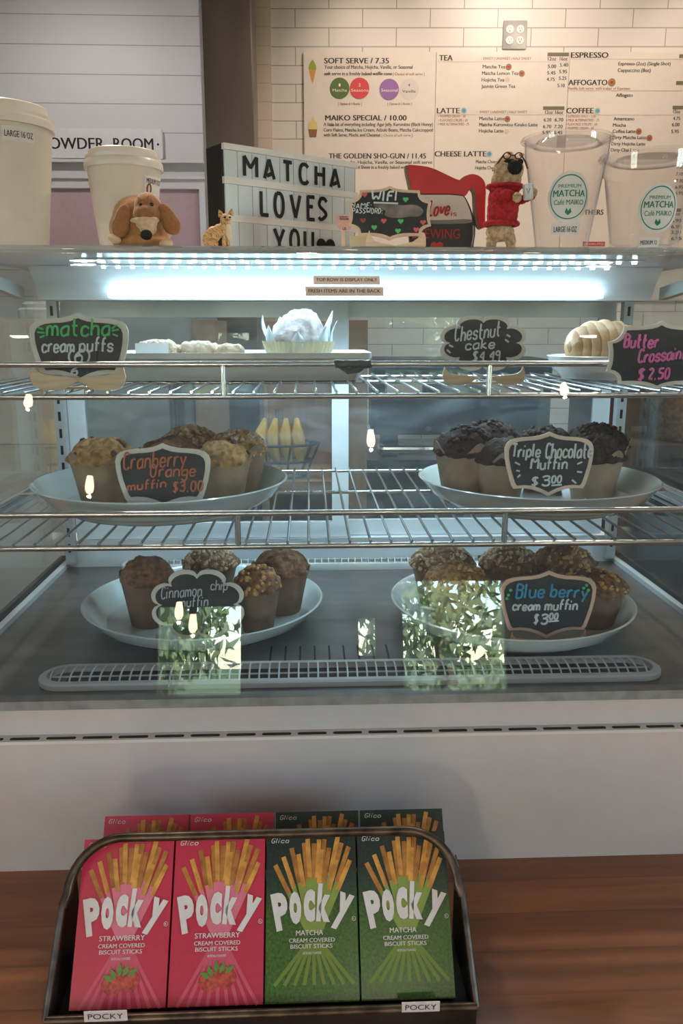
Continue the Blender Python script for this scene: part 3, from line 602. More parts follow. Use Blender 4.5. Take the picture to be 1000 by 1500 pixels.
# top panel, canopy, LEDs
cp('top_panel', MB().box(*bx((XL-.02, YT+.001, .089), (XR+.02, 1.42, .097))), LEDWHITE, smooth=False)
prof = [(1.205, .0885), (1.228, .066), (1.243, .043), (1.285, .043), (1.305, .0885)]
mb = MB(); n = len(prof)
mb.add([V(XL+.022, *p) for p in prof]+[V(XR-.016, *p) for p in prof], [list(range(n)), [n+i for i in range(n)][::-1]]+[[i, n+i, n+(i+1) % n, (i+1) % n] for i in range(n)])
cp('light_canopy', mb, LEDWHITE, smooth=False)
LEDC = (.60, .85, 1.0)
LEDM = M('led_diode', (.9, .95, 1), .4, em=(LEDC, 22)); LEDD = M('led_diffuser', (.9, .95, 1), .4, em=(LEDC, 9)); STRIPM = M('reflection_row_base', (.62, .70, .75), .4)
lx = [at(165+20.15*k, 430, 1.23).x for k in range(36)]
for nm, y, z in (('led_reflection_row', 1.185, .088), ('led_reflection_row', 1.085, .088)):  # added glowing rows standing in for reflections of the LED bar
    o = cp(nm, MB().box(*bx((lx[0]-.012, y-.005, z-.0012), (lx[-1]+.012, y+.005, z+.001))), STRIPM, smooth=False)
    mb = MB()
    for x in lx: mb.box(*bx((x-.0022, y-.003, z-.0042), (x+.0022, y+.003, z-.0012)))
    cp('diodes', mb, LEDM, smooth=False)
bar = cp('led_bar', MB().box(*bx((lx[0]-.006, 1.226, .046), (lx[-1]+.012, 1.238, .055))), LEDD, smooth=False)
mb = MB()
for x in lx: mb.box(*bx((x-.003, 1.2245, .0465), (x+.003, 1.226, .0545)))
cp('diodes', mb, LEDM, smooth=False)
for y, z, pw, ax in ((1.228, .040, LED_POWER, -.25), (1.085, .081, LED_POWER*.30, 0), (1.185, .081, LED_POWER*.30, 0)):  # first lamp is the bar's; the others go with the added reflection rows
    l = bpy.data.lights.new('led_lamp', 'AREA'); l.shape = 'RECTANGLE'; l.size = .7; l.size_y = .012; l.energy = pw; l.color = LEDC; l.spread = R(170)
    o = bpy.data.objects.new('led_lamp', l); COL.objects.link(o); o.parent = case; o.location = V((lx[0]+lx[-1])/2, y, z)-case.location; o.rotation_euler = (ax, 0, 0)
# rear doors
for nm, (xa, xb) in (('sliding_door', (-.40, .067)), ('sliding_door', (.040, .518))):
    yb = 1.365 if xa < 0 else 1.377; mb = MB(); sw = .028
    for a, b in (((xa, yb, -.352), (xa+sw, yb+.01, .045)), ((xb-sw, yb, -.352), (xb, yb+.01, .045)), ((xa+sw, yb, -.352), (xb-sw, yb+.01, -.325)), ((xa+sw, yb, .020), (xb-sw, yb+.01, .045))): mb.box(*bx(a, b))
    d = cp(nm, mb, LEDWHITE, smooth=False)
    g = MB().box(*bx((xa+sw, yb+.003, -.325), (xb-sw, yb+.007, .020))).build('door_glass', GLASS_D, case, world=True, smooth=False); g.parent = d
cp('rear_sill', MB().box(*bx((XL, 1.36, -.400), (XR, 1.42, -.353))), LEDWHITE, smooth=False)
cp('rear_header', MB().box(*bx((XL, 1.36, .046), (XR, 1.42, .0885))), LEDWHITE, smooth=False)
# air grilles
GRILLE = M('grille_plastic', (.60, .63, .62), .4, var=.04)
def grille(xc, yc, L, Wd, zt, pitch):
    mb = MB(); r = Wd/2; out, inn = [], []
    def stad(rr, LL): return [(xc+sgn*LL/2+rr*cos(a), yc+rr*sin(a)) for sgn, a0 in ((1, -pi/2), (-1, pi/2)) for a in [a0+pi*k/12 for k in range(13)]]
    A, B = stad(r, L-2*r), stad(r*.70, L-2*r); n = len(A)
    Vv = [V(x, y, -.3998) for x, y in A]+[V(x, y, zt-.002) for x, y in A]+[V(x*.999+.001*xc, y, zt) for x, y in stad(r*.92, L-2*r)]+[V(x, y, zt) for x, y in B]+[V(x, y, -.3998) for x, y in B]
    mb.add(Vv, [[j*n+i, j*n+(i+1) % n, (j+1)*n+(i+1) % n, (j+1)*n+i] for j in range(4) for i in range(n)])
    o = cp('air_grille', mb, GRILLE)
    rb = MB(); k = 0; x = xc-L/2+r*.55
    while x < xc+L/2-r*.5:
        e = max(0, abs(x-xc)-(L/2-r)); hw = math.sqrt(max(.0001*r*r, (r*.72)**2-e*e))
        rb.tube([V(x+.0, yc-hw, zt-.002), V(x, yc-hw*.6, zt+.003), V(x, yc, zt+.005), V(x, yc+hw*.6, zt+.003), V(x, yc+hw, zt-.002)], .0011, 6); x += pitch
    rb.tube([V(xc-L/2+r*.5, yc-.004, zt-.002), V(xc+L/2-r*.5, yc-.004, zt-.002)], .0011, 6)
    q = rb.build('grille_ribs', GRILLE, case, world=True); q.parent = o
    w_ = MB().box(*bx((xc-L/2+r, yc-r*.68, -.3999), (xc+L/2-r, yc+r*.68, -.3990))).build('grille_well', BLACK, case, world=True, smooth=False); w_.parent = o
grille(.051, .892, .735, .062, -.392, .0114)
grille(.060, 1.338, .76, .034, -.388, .0114)
# screws on the deck edge
mb = MB()
for px, py in ((355, 1010), (177, 1021), (500, 1014), (745, 1013)): q = at(px, py, .842); mb.sphere((q.x, .826, -.3995+ZC), (.005, .005, .0025))
cp('deck_screws', mb, CHROME)
# two paper notices stuck on the glass
for s, a, b, y0, y1 in (('TOP ROW IS DISPLAY ONLY', 459, 556, 405.5, 417), ('FRESH ITEMS ARE IN THE BACK', 447, 561.5, 421, 434)):
    c, th = glass_at((a+b)/2, (y0+y1)/2); pa, _ = glass_at(a, (y0+y1)/2); pb, _ = glass_at(b, (y0+y1)/2); q0, _ = glass_at((a+b)/2, y1); q1, _ = glass_at((a+b)/2, y0)
    Wd, Hd = (pb-pa).length, (q1-q0).length; Xm = Matrix.Translation(c) @ rotx(-th)
    n = MB().box((-Wd/2, -.0012, -Hd/2), (Wd/2, -.0003, Hd/2), Xm).build('paper_notice', M('notice_paper', (.62, .52, .47), .7, var=.03), case, world=True, smooth=False)
    mb = MB(); text(mb, s, -Wd*.46, Wd*.46, -Hd*.19, Hd*.40, Xm @ T(0, -.0015, 0), .015)
    o = mb.build('lettering', INK, case, world=True, smooth=False); o.parent = n
# ------------------------------------------------------------------ wire shelves
def wire_shelf(label, y0, y1, z, zg, off, posts, tape=None):
    t = thing('wire_shelf', (.06, (y0+y1)/2, z-.005+ZC), label, 'shelf', 'chrome wire shelves of the case')
    mb = MB()
    for k in range(-20, 25):
        x = off+k*.0224
        if XL+.012 < x < XR-.012: mb.tube([V(x, y0-.003, z), V(x, y1+.002, z)], .0016, 8)
    mb.build('wire_grid', CHROME, t, world=True)
    def rail(nm, y, zz, r): return MB().tube([V(XL+.006, y, zz), V(XR-.006, y, zz)], r, 12).build(nm, CHROME, t, world=True)
    rail('front_rail', y0, z-.005, .0032); rail('middle_rail', y0+(y1-y0)*.62, z-.0042, .0026); rail('rear_rail', y1, z-.0042, .0026)
    rail('guard_rail', y0, zg, .0034)
    for x in (XL+.006, XR-.006):
        MB().tube([V(x, y0, z-.004), V(x, y1, z-.004)], .004, 10).build('side_rail', CHROME, t, world=True)
        MB().box((x-.0015, y0+.15, z-.022+ZC), (x+.0015, 1.352, z-.005+ZC)).build('shelf_bracket', M('zinc_post', (.42, .45, .47), .35, metal=.5, var=.06), t, world=True, smooth=False)
    for px in posts:
        q = at(px, 560, y0) if z > -.1 else at(px, 770, y0)
        MB().tube([V(q.x, y0, z-.004), V(q.x, y0, zg)], .0033, 10).build('guard_post', CHROME, t, world=True)
    if tape:
        qa, qb = at(tape[0], 533, y0), at(tape[1], 533, y0); mb = MB(); P = []
        for k in range(13):
            x = qa.x+(qb.x-qa.x)*k/12; P.append((V(x, y0, zg+.0005*sin(k*1.7)), .0047+.0007*noise.noise(Vector((k*.7, 1, 2)))))
        mb.tube([p[0] for p in P], [p[1] for p in P], 10)
        mb.add([V(qa.x+.004, y0-.003, zg-.004), V(qb.x-.006, y0-.003, zg-.004), V(qb.x-.012, y0-.002, zg-.009), V(qa.x+.014, y0-.002, zg-.011), V(qa.x+.004, y0-.0025, zg-.004), V(qb.x-.006, y0-.0025, zg-.004), V(qb.x-.012, y0-.0015, zg-.009), V(qa.x+.014, y0-.0015, zg-.011)], [[0, 1, 2, 3], [7, 6, 5, 4], [0, 4, 5, 1], [2, 6, 7, 3], [1, 5, 6, 2], [3, 7, 4, 0]])
        mb.build('tape_wrap', M('dark_tape', (.05, .055, .06), .35, var=.3, scale=200, bump=.5), t, world=True)
    return t
ZA, ZB, ZD = -.0658+.0016, -.2232+.0016, -.400
wire_shelf('top chrome wire shelf of the case, with black tape on its guard rail', .889, 1.257, -.0658, -.0362, .008, (327, 716), (490, 543))
wire_shelf('middle chrome wire shelf of the case, holding two muffin plates', .847, 1.317, -.2232, -.1915, -.0237, (348, 739))
# ================================================================== CHALK SIGNS
def mirror(P): return P+[(-x, z) for x, z in reversed(P) if abs(x) > 1e-6]
def smooth_side(P, it=1): return [(p.x, p.y) for p in chaikin([Vector((x, z)) for x, z in P], it)]
SHIELD = mirror([(0, 1), (.04, .975), (.10, .945), (.18, .925), (.30, .915), (.38, .90), (.44, .87), (.48, .82), (.5, .74), (.495, .60), (.475, .45), (.445, .30), (.415, .17), (.39, .12), (.30, .13), (.20, .115), (.10, .07), (.04, .03), (0, 0)])
PLAQUE = mirror([(0, 1), (.04, .965), (.10, .94), (.18, .925), (.27, .92), (.36, .915), (.365, .85), (.385, .79), (.42, .74), (.46, .71), (.5, .70), (.485, .58), (.48, .46), (.485, .36), (.5, .27), (.45, .25), (.41, .21), (.385, .16), (.375, .08), (.27, .085), (.18, .08), (.10, .06), (.04, .03), (0, 0)])
def cloud():
    P = []
    for cx, cz, r, a0, a1 in ((.0, .79, .19, 25, 150), (-.25, .72, .17, 50, 200), (-.38, .50, .155, 100, 235), (-.30, .22, .20, 140, 275), (.0, .16, .17, 215, 325), (.30, .22, .20, 265, 400), (.38, .50, .155, -55, 80), (.25, .72, .17, -20, 130)):
        for k in range(9): a = R(a0+(a1-a0)*k/8); P.append((cx+r*cos(a), cz+r*sin(a)))
    return P
def cloud2(n=96):
    P = []
    for k in range(n):
        a = 2*pi*k/n + pi/2; q = .40+.10*abs(sin(4.0*(a-pi/2)+0*pi))**.55
        P.append((q*cos(a)*1.0, .5+q*sin(a)*.98))
    return P
def inset(O, bx_, bz, cz=.5): return [(x*(1-2*bx_), cz+(z-cz)*(1-2*bz)) for x, z in O]
def normalise(O):
    xs, zs = [p[0] for p in O], [p[1] for p in O]; a, b, c, d = min(xs), max(xs), min(zs), max(zs)
    return [((x-(a+b)/2)/(b-a), (z-c)/(d-c)) for x, z in O]
CLOUD = normalise(cloud2())
HORN = [(-.50, .45), (-.475, .72), (-.43, 1.0), (-.39, .76), (-.29, .60), (-.10, .54), (.20, .50), (.5, .40), (.36, .28), (.20, .10), (.08, .0), (-.22, .0), (-.38, .08), (-.46, .22)]
def sign(name, label, shape, px0, px1, py0, py1, y, zbase, rim=PLYEDGE, bw=.006, lean=.10, feet=(.24, .40, .20), group='little chalkboard price signs', fz=0.0, feetfront=True, yaw=-YAW*.3):
    """px box of the board; feet (offset, width, height) as fractions of the board; returns thing and local placing helper"""
    pl, pr = at(px0, (py0+py1)/2, y), at(px1, (py0+py1)/2, y); pt, pb = at((px0+px1)/2, py0, y), at((px0+px1)/2, py1, y)
    W_, H_ = pr.x-pl.x, pt.z-pb.z; cx = (pl.x+pr.x)/2
    t = thing(name, (cx, y, zbase), label, 'sign', group, rz=yaw)
    zb = pb.z-zbase
    Xb = T(0, 0, zb) @ rotx(-lean)
    O = [(x*W_, z*H_) for x, z in shape]; I = [(x*W_, z*H_) for x, z in inset(shape, bw/W_, bw/H_)]
    MB().prism(O, .003, Xb @ T(0, 0, 0)).build('wooden_rim', rim, t, smooth=False)
    MB().prism(I, .0006, Xb @ T(0, -.0007, 0)).build('chalk_panel', CHALK, t, smooth=False)
    if feet:
        off, fw, fh = feet
        for s in (-1, 1):
            P = [(s*(off*W_+(-x)*fw*W_), fz+z*fh*H_) for x, z in HORN]
            if s < 0: P = P[::-1]
            MB().prism(P[::-1], .004, T(0, -.010 if feetfront else .004, 0)).build('stand_foot', PLY, t, smooth=False)
        MB().box((-off*.8*W_, .0035, fz), (off*.8*W_, .010, fz+.003)).build('stand_bar', PLY, t, smooth=False)
    Xl = Xb @ T(0, -.0013, 0)
    def loc(px, py): return ((px-(px0+px1)/2)/(px1-px0)*W_, (py1-py)/(py1-py0)*H_)
    def wr(col, items, r=.0011, nm='chalk_writing'):
        mb = MB()
        for s, a, b, yb, yt, *ti in items:
            u0, z0 = loc(a, yb); u1 = loc(b, yb)[0]; h = loc(a, yt)[1]-z0
            hand(mb, s, u0, u1, z0, h, r, ti[0] if ti else 0, X=Xl)
        return mb.build(nm, flat('chalk_'+'_'.join('%d' % (c*100) for c in col), col, .7), t)
    def dashes(col, L, r=.0011):
        mb = MB()
        for P in L: mb.tube([Vector((loc(*p)[0], 0, loc(*p)[1])) for p in P], r, 6, X=Xl)
        return mb.build('chalk_dashes', flat('chalk_'+'_'.join('%d' % (c*100) for c in col), col, .7), t)
    return t, loc, wr, dashes, Xl
CW, CG, CP_, CO, CB = (.62, .66, .68), (.08, .52, .16), (.72, .17, .45), (.50, .15, .08), (.06, .30, .48)
top_z = ZA+ZC
t, loc, wr, da, _ = sign('price_sign', 'matcha cream puffs chalkboard sign at the left of the top shelf', SHIELD, 41.5, 187.5, 457, 561, .906, top_z, M('pale_rim', (.60, .57, .52), .6), feet=(.22, .52, .40))
wr(CG, [('matcha', 68, 162, 491, 466)], .0013)
da(CG, [[(56,479),(63,482)], [(54,486),(65,487)], [(58,494),(65,491)], [(164,481),(171,475)], [(164,484),(174,482)], [(165,489),(172,492)]])
wr(CW, [('cream', 60, 108, 515, 495), ('puffs', 115, 165, 514, 494), ('(6)', 98, 130, 531, 512), ('6', 102, 112, 549, 537)])
t, loc, wr, da, _ = sign('price_sign', 'cloud shaped chestnut cake chalkboard sign on the top shelf', CLOUD, 645, 771, 461, 543, .975, top_z, M('pale_rim', (.60, .57, .52), .6), bw=.005, feet=(.26, .44, .34))
wr(CW, [('Chestnut', 666, 733, 500, 478, .12), ('cake', 682, 726, 512, 497, .05), ('$4.49', 693, 733, 529, 515, .02)], .001)
da(CW, [[(658,505),(664,508)], [(655,512),(660,517)], [(742,490),(747,493)], [(740,497),(745,501)]])
t, loc, wr, da, _ = sign('price_sign', 'butter croissant chalkboard sign hung over the guard rail at the right', PLAQUE, 890, 1040, 470, 571, .8775, at(965, 571, .8775).z-.0005, M('pale_rim', (.60, .57, .52), .6), bw=.0045, lean=0.0, feet=None)
MB().tube([(0, .003, .034), (0, .0085, .0365), (0, .0155, .034), (0, .0165, .026)], .0012, 6).build('hook', CHROME, t)
wr(CP_, [('Butter', 912, 962, 508, 489, -.02), ('Crossaint', 934, 1004, 531, 512, .08), ('$', 936, 945, 556, 540), ('2.50', 951, 982, 555, 540, .05)], .0013)
zp_B = ZB+ZC+.0085; zp_D = ZD+ZC+.0085
t, loc, wr, da, _ = sign('price_sign', 'cranberry orange muffin chalkboard sign on the middle left plate', SHIELD, 168, 308, 650, 745, .925, zp_B, M('pale_rim', (.60, .57, .52), .6), feet=(.22, .38, .2))
wr(CO, [('Cranberry', 180, 273, 688, 664, .06), ('Orange', 219, 287, 699, 681, .02), ('muffin', 185, 243, 719, 706, .1), ('$3.00', 252, 297, 720, 706, .04)], .0011)
t, loc, wr, da, _ = sign('price_sign', 'triple chocolate muffin chalkboard sign on the middle right plate', SHIELD, 740, 870, 633, 727, .935, zp_B, PLYEDGE, bw=.005, feet=(.22, .42, .24))
wr(CW, [('Triple', 750, 792, 669, 651), ('Chocolate', 799, 868, 671, 650, -.0), ('Muffin', 778, 832, 687, 670, .0), ('$', 780, 790, 711, 699), ('3', 795, 808, 711, 697), ('00', 809, 824, 707, 697)], .0012)
da(CW, [[(809,711),(824,710)], [(755,677),(762,681)], [(757,689),(762,690)], [(759,699),(763,695)], [(846,680),(853,677)], [(846,691),(853,692)], [(839,703),(845,708)]])
t, loc, wr, da, _ = sign('price_sign', 'cloud shaped cinnamon chip muffin sign on the bottom left plate', CLOUD, 221, 357, 836, 936, .976, zp_D, M('pale_rim', (.60, .57, .52), .6), bw=.0055, lean=.05, feet=(.26, .42, .2))
wr((.42, .46, .48), [('Cinnamon', 236, 296, 877, 860, .08), ('chip', 309, 334, 865, 851), ('muffin', 262, 305, 889, 875, .06)], .0008)
t, loc, wr, da, Xl = sign('price_sign', 'blue berry cream muffin chalkboard sign on the bottom right plate', SHIELD, 732.5, 872, 837, 935, .956, zp_D, M('rose_rim', (.62, .40, .30), .5), bw=.005, lean=.03, feet=(.28, .24, .26))
wr(CB, [('Blue', 755, 797, 875, 855, .02), ('berry', 805, 860, 873, 855, -.06)], .0014)
wr(CW, [('cream', 751, 791, 893, 880), ('muffin', 798, 846, 893, 879, .0), ('$', 783, 789, 912, 899), ('3', 793, 804, 913, 899), ('00', 805, 818, 907, 898)], .0013)
da(CW, [[(804,910),(819,909)]])
mb = MB()
for px, py in ((744,871),(747,864),(742,876),(853,862),(857,858),(860,865)): c = loc(px, py); mb.prism(circle(c, .002, n=10), .0006, Xl)
mb.build('chalk_flowers', flat('chalk_8_51_16', CG), t, smooth=False)
# ================================================================== PLATES
def plate(name, label, x, y, z, Rr, h, mat, group='round ceramic muffin plates'):
    t = thing(name, (x, y, z), label, 'plate', group)
    MB().lathe([(Rr*.70, .0), (Rr*.73, .0005), (Rr*.76, .004), (Rr*.90, h*.45), (Rr*.985, h*.93), (Rr, h), (Rr*.985, h*1.03), (Rr*.955, h*.93), (Rr*.88, h*.44), (Rr*.82, .0080), (Rr*.6, .0065), (0.0001, .0065)], 72).build('plate_dish', mat, t)
    return t
pB_l = (at(238, 700, 1.03).x, 1.03); pB_r = (at(786, 700, 1.035).x, 1.035); pD_l = (at(299, 870, 1.09).x, 1.09); pD_r = (at(748, 870, 1.066).x, 1.066)
plate('serving_plate', 'pale blue plate under the cranberry orange muffins, middle shelf', *pB_l, ZB+ZC, .160, .036, PLATE)
plate('serving_plate', 'pale plate under the dark chocolate muffins, middle shelf', *pB_r, ZB+ZC, .155, .034, M('pale_grey_ceramic', (.56, .58, .55), .14, coat=.4, var=.02))
plate('serving_plate', 'pale plate under the cinnamon chip muffins on the case floor', *pD_l, ZD+ZC, .166, .034, PLATE)
plate('serving_plate', 'deep white plate under the blueberry muffins on the case floor', *pD_r, ZD+ZC, .167, .036, PLATEW)
# ================================================================== MUFFINS
MUF = {
 'orange': (M('golden_crumb', (.40, .19, .06), .75, var=.45, scale=120, bump=.8, bscale=260, col2=(.50, .29, .11)), M('parchment_tan', (.30, .20, .13), .8, var=.12, scale=60)),
 'brown':  (M('brown_crumb', (.19, .085, .035), .75, var=.5, scale=120, bump=.8, bscale=260, col2=(.30, .15, .07)), M('parchment_brown', (.17, .10, .065), .8, var=.15, scale=60)),
 'choc':   (M('dark_chocolate_crumb', (.040, .024, .018), .85, spec=.2, var=.5, scale=110, bump=1, bscale=240), M('parchment_umber', (.30, .215, .15), .8, var=.14, scale=60)),
}
STREU = M('pale_streusel', (.50, .37, .24), .8, var=.35, scale=200, bump=.6); NUTS = M('toasted_nuts', (.50, .28, .11), .65, var=.4, scale=200); CHIP = M('chocolate_chip', (.03, .018, .015), .4); SUGAR = M('sugar_dust_crumb', (.52, .44, .33), .8, var=.3, scale=150, bump=.7)
BERRY = M('cranberry', (.10, .02, .02), .4)
def muffin(label, kind, x, y, zb, D, H, top='plain', seed=0, liner_h=.66, flare=1.0, group='muffins in paper liners'):
    rnd = random.Random(seed); cake, paper = MUF[kind]
    t = thing('muffin', (x, y, zb), label, 'muffin', group, rz=rnd.uniform(0, 6.28))
    Rt = D/2; Rb = Rt*.68; hl = H*liner_h
    # tulip liner: square-folded paper with four raised corners
    N, Mv = 64, 8; V_, Fs = [], []
    for sh in (0, 1):
        for j in range(Mv+1):
            q = j/Mv
            for k in range(N):
                a = 2*pi*k/N; pk = abs(cos(2*a))**4
                r = (Rb+(Rt*.97-Rb)*q)*(1+.018*sin(a*9+seed)*q)+ (.09*Rt*pk*flare*q**3) - sh*.0008
                V_.append((r*cos(a), r*sin(a), .0006+q*hl*(1+.20*pk*flare*q)))
    n1 = N*(Mv+1)
    for sh in (0, 1):
        for j in range(Mv):
            for k in range(N):
                f = [sh*n1+j*N+k, sh*n1+j*N+(k+1) % N, sh*n1+(j+1)*N+(k+1) % N, sh*n1+(j+1)*N+k]; Fs.append(f if sh == 0 else f[::-1])
    for k in range(N): Fs.append([Mv*N+k, Mv*N+(k+1) % N, n1+Mv*N+(k+1) % N, n1+Mv*N+k])
    Fs.append([k for k in range(N)][::-1])
    MB().add(V_, Fs).build('paper_liner', paper, t, ang=50)
    # cake with a craggy domed top
    P = [(Rb*.9, .002), (Rt*.90, hl*.93)]
    for k in range(1, 12): a = pi/2*k/11; P.append((Rt*(1.02*cos(a*.98)+.02), hl*.95+(H-hl*.95)*sin(a)))
    mb = MB(); mb.lathe(P, 56); off = Vector((seed*3.1, seed*1.7, 0))
    for i, p in enumerate(mb.v):
        if p.z > hl*.96:
            d = noise.noise(p*55+off)*.0040+noise.noise(p*140+off)*.0028+abs(noise.noise(p*90+off))*.002
            mb.v[i] = p+Vector((p.x, p.y, max(0, p.z-hl*.8))).normalized()*d
    mb.build('muffin_cake', cake, t, ang=60)
    def crumbs(nm, mat, n, s0, s1, zmin=.15):
        m2 = MB()
        for _ in range(n):
            a = rnd.uniform(0, 6.28); e = math.acos(rnd.uniform(zmin, 1)); r_ = Rt*1.0*sin(e); z_ = hl*.95+(H-hl*.95)*cos(e)
            s = rnd.uniform(s0, s1)
            m2.sphere((0, 0, 0), (s, s*rnd.uniform(.6, 1), s*rnd.uniform(.5, .9)), 6, 4, X=T(r_*cos(a), r_*sin(a), z_+.0008) @ Euler((rnd.random()*3, rnd.random()*3, 0)).to_matrix().to_4x4())
        m2.build(nm, mat, t, ang=80)
    if top == 'streusel': crumbs('streusel', STREU, 240, .0022, .0050)
    if top == 'nuts': crumbs('chopped_nuts', NUTS, 90, .0025, .0058)
    if top == 'chunks': crumbs('chocolate_chunks', MUF['choc'][0], 110, .003, .0065)
    if top == 'sugar': crumbs('sugar_crust', SUGAR, 260, .0018, .0042, .05)
    if top == 'berries': crumbs('berries', BERRY, 9, .004, .006, .3)
    return t
def settle(x, y, pl, Rr, D):        # keep the foot of a muffin on the flat of its plate
    d = Vector((x-pl[0], y-pl[1])); m_ = Rr*.83-D*.5*.68
    if d.length > m_: d = d.normalized()*m_
    return pl[0]+d.x, pl[1]+d.y
zmB = ZB+ZC+.0068; zmD = ZD+ZC+.0068
for lb, kd, px, y, D, py, tp, sd in (
    ('orange muffin at the left end of the middle left plate', 'orange', 151, 1.005, .079, 641, 'berries', 1),
    ('pale crumb topped muffin behind the cranberry orange sign', 'orange', 281, 1.115, .078, 626, 'streusel', 2),
    ('brown topped muffin hidden low behind the cranberry orange sign', 'brown', 252, 1.03, .077, 640, 'plain', 3),
    ('orange muffin with a dark berry right of the cranberry sign', 'orange', 326, 1.01, .072, 646, 'berries', 4),
    ('sugar crusted muffin at the right end of the middle left plate', 'orange', 354, 1.085, .078, 631, 'sugar', 5)):
    H = at(px, py, y).z-zmB; X_, Y_ = settle(at(px, 700, y).x, y, pB_l, .160, D); muffin(lb, kd, X_, Y_, zmB, D, H, tp, sd, flare=1.3)
for lb, kd, px, y, D, py, tp, sd in (
    ('chocolate muffin at the left end of the middle right plate', 'choc', 665, 1.01, .077, 628, 'chunks', 6),
    ('tallest chocolate muffin at the back left of the middle right plate', 'choc', 714, 1.095, .082, 618, 'chunks', 7),
    ('chocolate muffin touching the left side of the triple chocolate sign', 'choc', 733, .985, .068, 642, 'plain', 8),
    ('chocolate muffin peeking above the triple chocolate sign', 'choc', 795, 1.085, .076, 627, 'chunks', 9),
    ('chocolate muffin in tan paper right of the triple chocolate sign', 'choc', 868, 1.005, .074, 640, 'chunks', 10),
    ('chocolate muffin at the back right end of the middle right plate', 'choc', 884, 1.085, .082, 623, 'chunks', 11)):
    H = at(px, py, y).z-zmB; X_, Y_ = settle(at(px, 700, y).x, y, pB_r, .155, D); muffin(lb, kd, X_, Y_, zmB, D, H, tp, sd, flare=1.4)
for lb, kd, px, y, D, py, tp, sd in (
    ('brown muffin at the left end of the bottom left plate', 'brown', 217, 1.06, .072, 816, 'plain', 12),
    ('crumb topped muffin behind the cinnamon chip sign', 'brown', 310, 1.16, .080, 803, 'streusel', 13),
    ('orange brown muffin touching the right side of the cinnamon sign', 'brown', 377, 1.03, .060, 831, 'nuts', 14),
    ('dark brown muffin at the right end of the bottom left plate', 'brown', 412, 1.105, .080, 806, 'plain', 15)):
    H = at(px, py, y).z-zmD; X_, Y_ = settle(at(px, 870, y).x, y, pD_l, .166, D); muffin(lb, kd, X_, Y_, zmD, D, H, tp, sd)
for lb, kd, px, y, D, py, tp, sd in (
    ('streusel muffin at the back left of the bottom right plate', 'brown', 638, 1.135, .092, 799, 'streusel', 16),
    ('orange nut muffin at the front left of the bottom right plate', 'orange', 668, 1.035, .086, 827, 'nuts', 17),
    ('brown crumb muffin in the middle behind the blue berry sign', 'brown', 745, 1.135, .090, 803, 'streusel', 18),
    ('dark muffin at the back right of the bottom right plate', 'brown', 836, 1.135, .092, 798, 'nuts', 19),
    ('nut topped muffin right of the blue berry sign', 'brown', 872, 1.035, .086, 837, 'nuts', 20)):
    H = at(px, py, y).z-zmD; X_, Y_ = settle(at(px, 870, y).x, y, pD_r, .167, D); muffin(lb, kd, X_, Y_, zmD, D, H, tp, sd)
# ================================================================== TOP SHELF FOOD
y0 = 1.046; xa, xb = at(150, 530, y0).x, at(545, 530, y0).x; ztop = at(400, 517, y0).z
t = thing('serving_tray', ((xa+xb)/2, 1.125, top_z), 'long white rectangular tray on the top shelf', 'tray')
W_, D_, H_ = xb-xa, .16, ztop-top_z
def rr(wx, wy, z, r=.012): return [(sx*(wx/2-r)+r*cos(R(a0+22.5*k)), sy*(wy/2-r)+r*sin(R(a0+22.5*k)), z) for sx, sy, a0 in ((1,1,0),(-1,1,90),(-1,-1,180),(1,-1,270)) for k in range(5)]
L = [rr(W_*.90, D_*.80, 0), rr(W_*.93, D_*.86, H_*.35), rr(W_*.95, D_*.9, H_*.75), rr(W_, D_, H_*.80), rr(W_, D_, H_), rr(W_*.97, D_*.94, H_), rr(W_*.93, D_*.86, H_*.62), rr(W_*.90, D_*.8, H_*.55)]
n = 20; MB().add([p for l in L for p in l], [[j*n+i, j*n+(i+1) % n, (j+1)*n+(i+1) % n, (j+1)*n+i] for j in range(7) for i in range(n)]+[list(range(n))[::-1], [7*n+i for i in range(n)]]).build('tray_dish', M('white_melamine', (.58, .57, .55), .3, var=.03), t)
zt = top_z+H_*.55+.0004
PUFF = M('pale_puff_pastry', (.40, .26, .15), .7, var=.25, scale=60, bump=.7, bscale=160, col2=(.50, .38, .27))
for px, y, w_, py, lb in ((231, 1.11, .058, 497, 'pale cream puff beside the white card on the tray'), (293, 1.12, .058, 499, 'pale cream puff in the middle of the tray row'), (335, 1.10, .042, 503, 'smallest cream puff at the right of the tray row'), (264, 1.145, .044, 505, 'flat cream puff at the back between the two larger ones')):
    h = at(px, py, y).z-zt; t = thing('cream_puff', (at(px, 510, y).x, y, zt), lb, 'pastry', 'cream puffs on the long tray')
    rd = random.Random(px); pts = [((0, 0, h*.5), (w_*.5, w_*.42, h*.5))]
    for k in range(9): a = k*.7+rd.random(); pts.append(((w_*.33*cos(a), w_*.28*sin(a), h*.52+rd.uniform(0, h*.12)), (w_*.16, w_*.15, h*.36)))
    blob('puff_shell', pts, .0016, PUFF, t, .0016, 220, 3)
q = at(222, 509, 1.068)
t = thing('blank_card', (q.x, 1.068, zt), 'small blank white card leaning by the cream puffs', 'card', rz=.12); MB().box((-.021, -.0006, 0), (.021, .0006, at(222, 502, 1.068).z-zt), rotx(-.25)).build('card_sheet', flat('card_white', (.72, .74, .75)), t, smooth=False)
y = 1.125; px = 437.5; q = at(px, 500, y); GOLD = M('gold_foil_cup', (.42, .36, .22), .4, metal=.35, var=.1)
t = thing('sugar_cake', (q.x, y, zt), 'sugar dusted cake in white paper and a fluted gold cup', 'cake')
rc = 105*sc(px, 500, y)/2; hc = at(px, 500, y).z-zt; hk = at(px, 454, y).z-zt
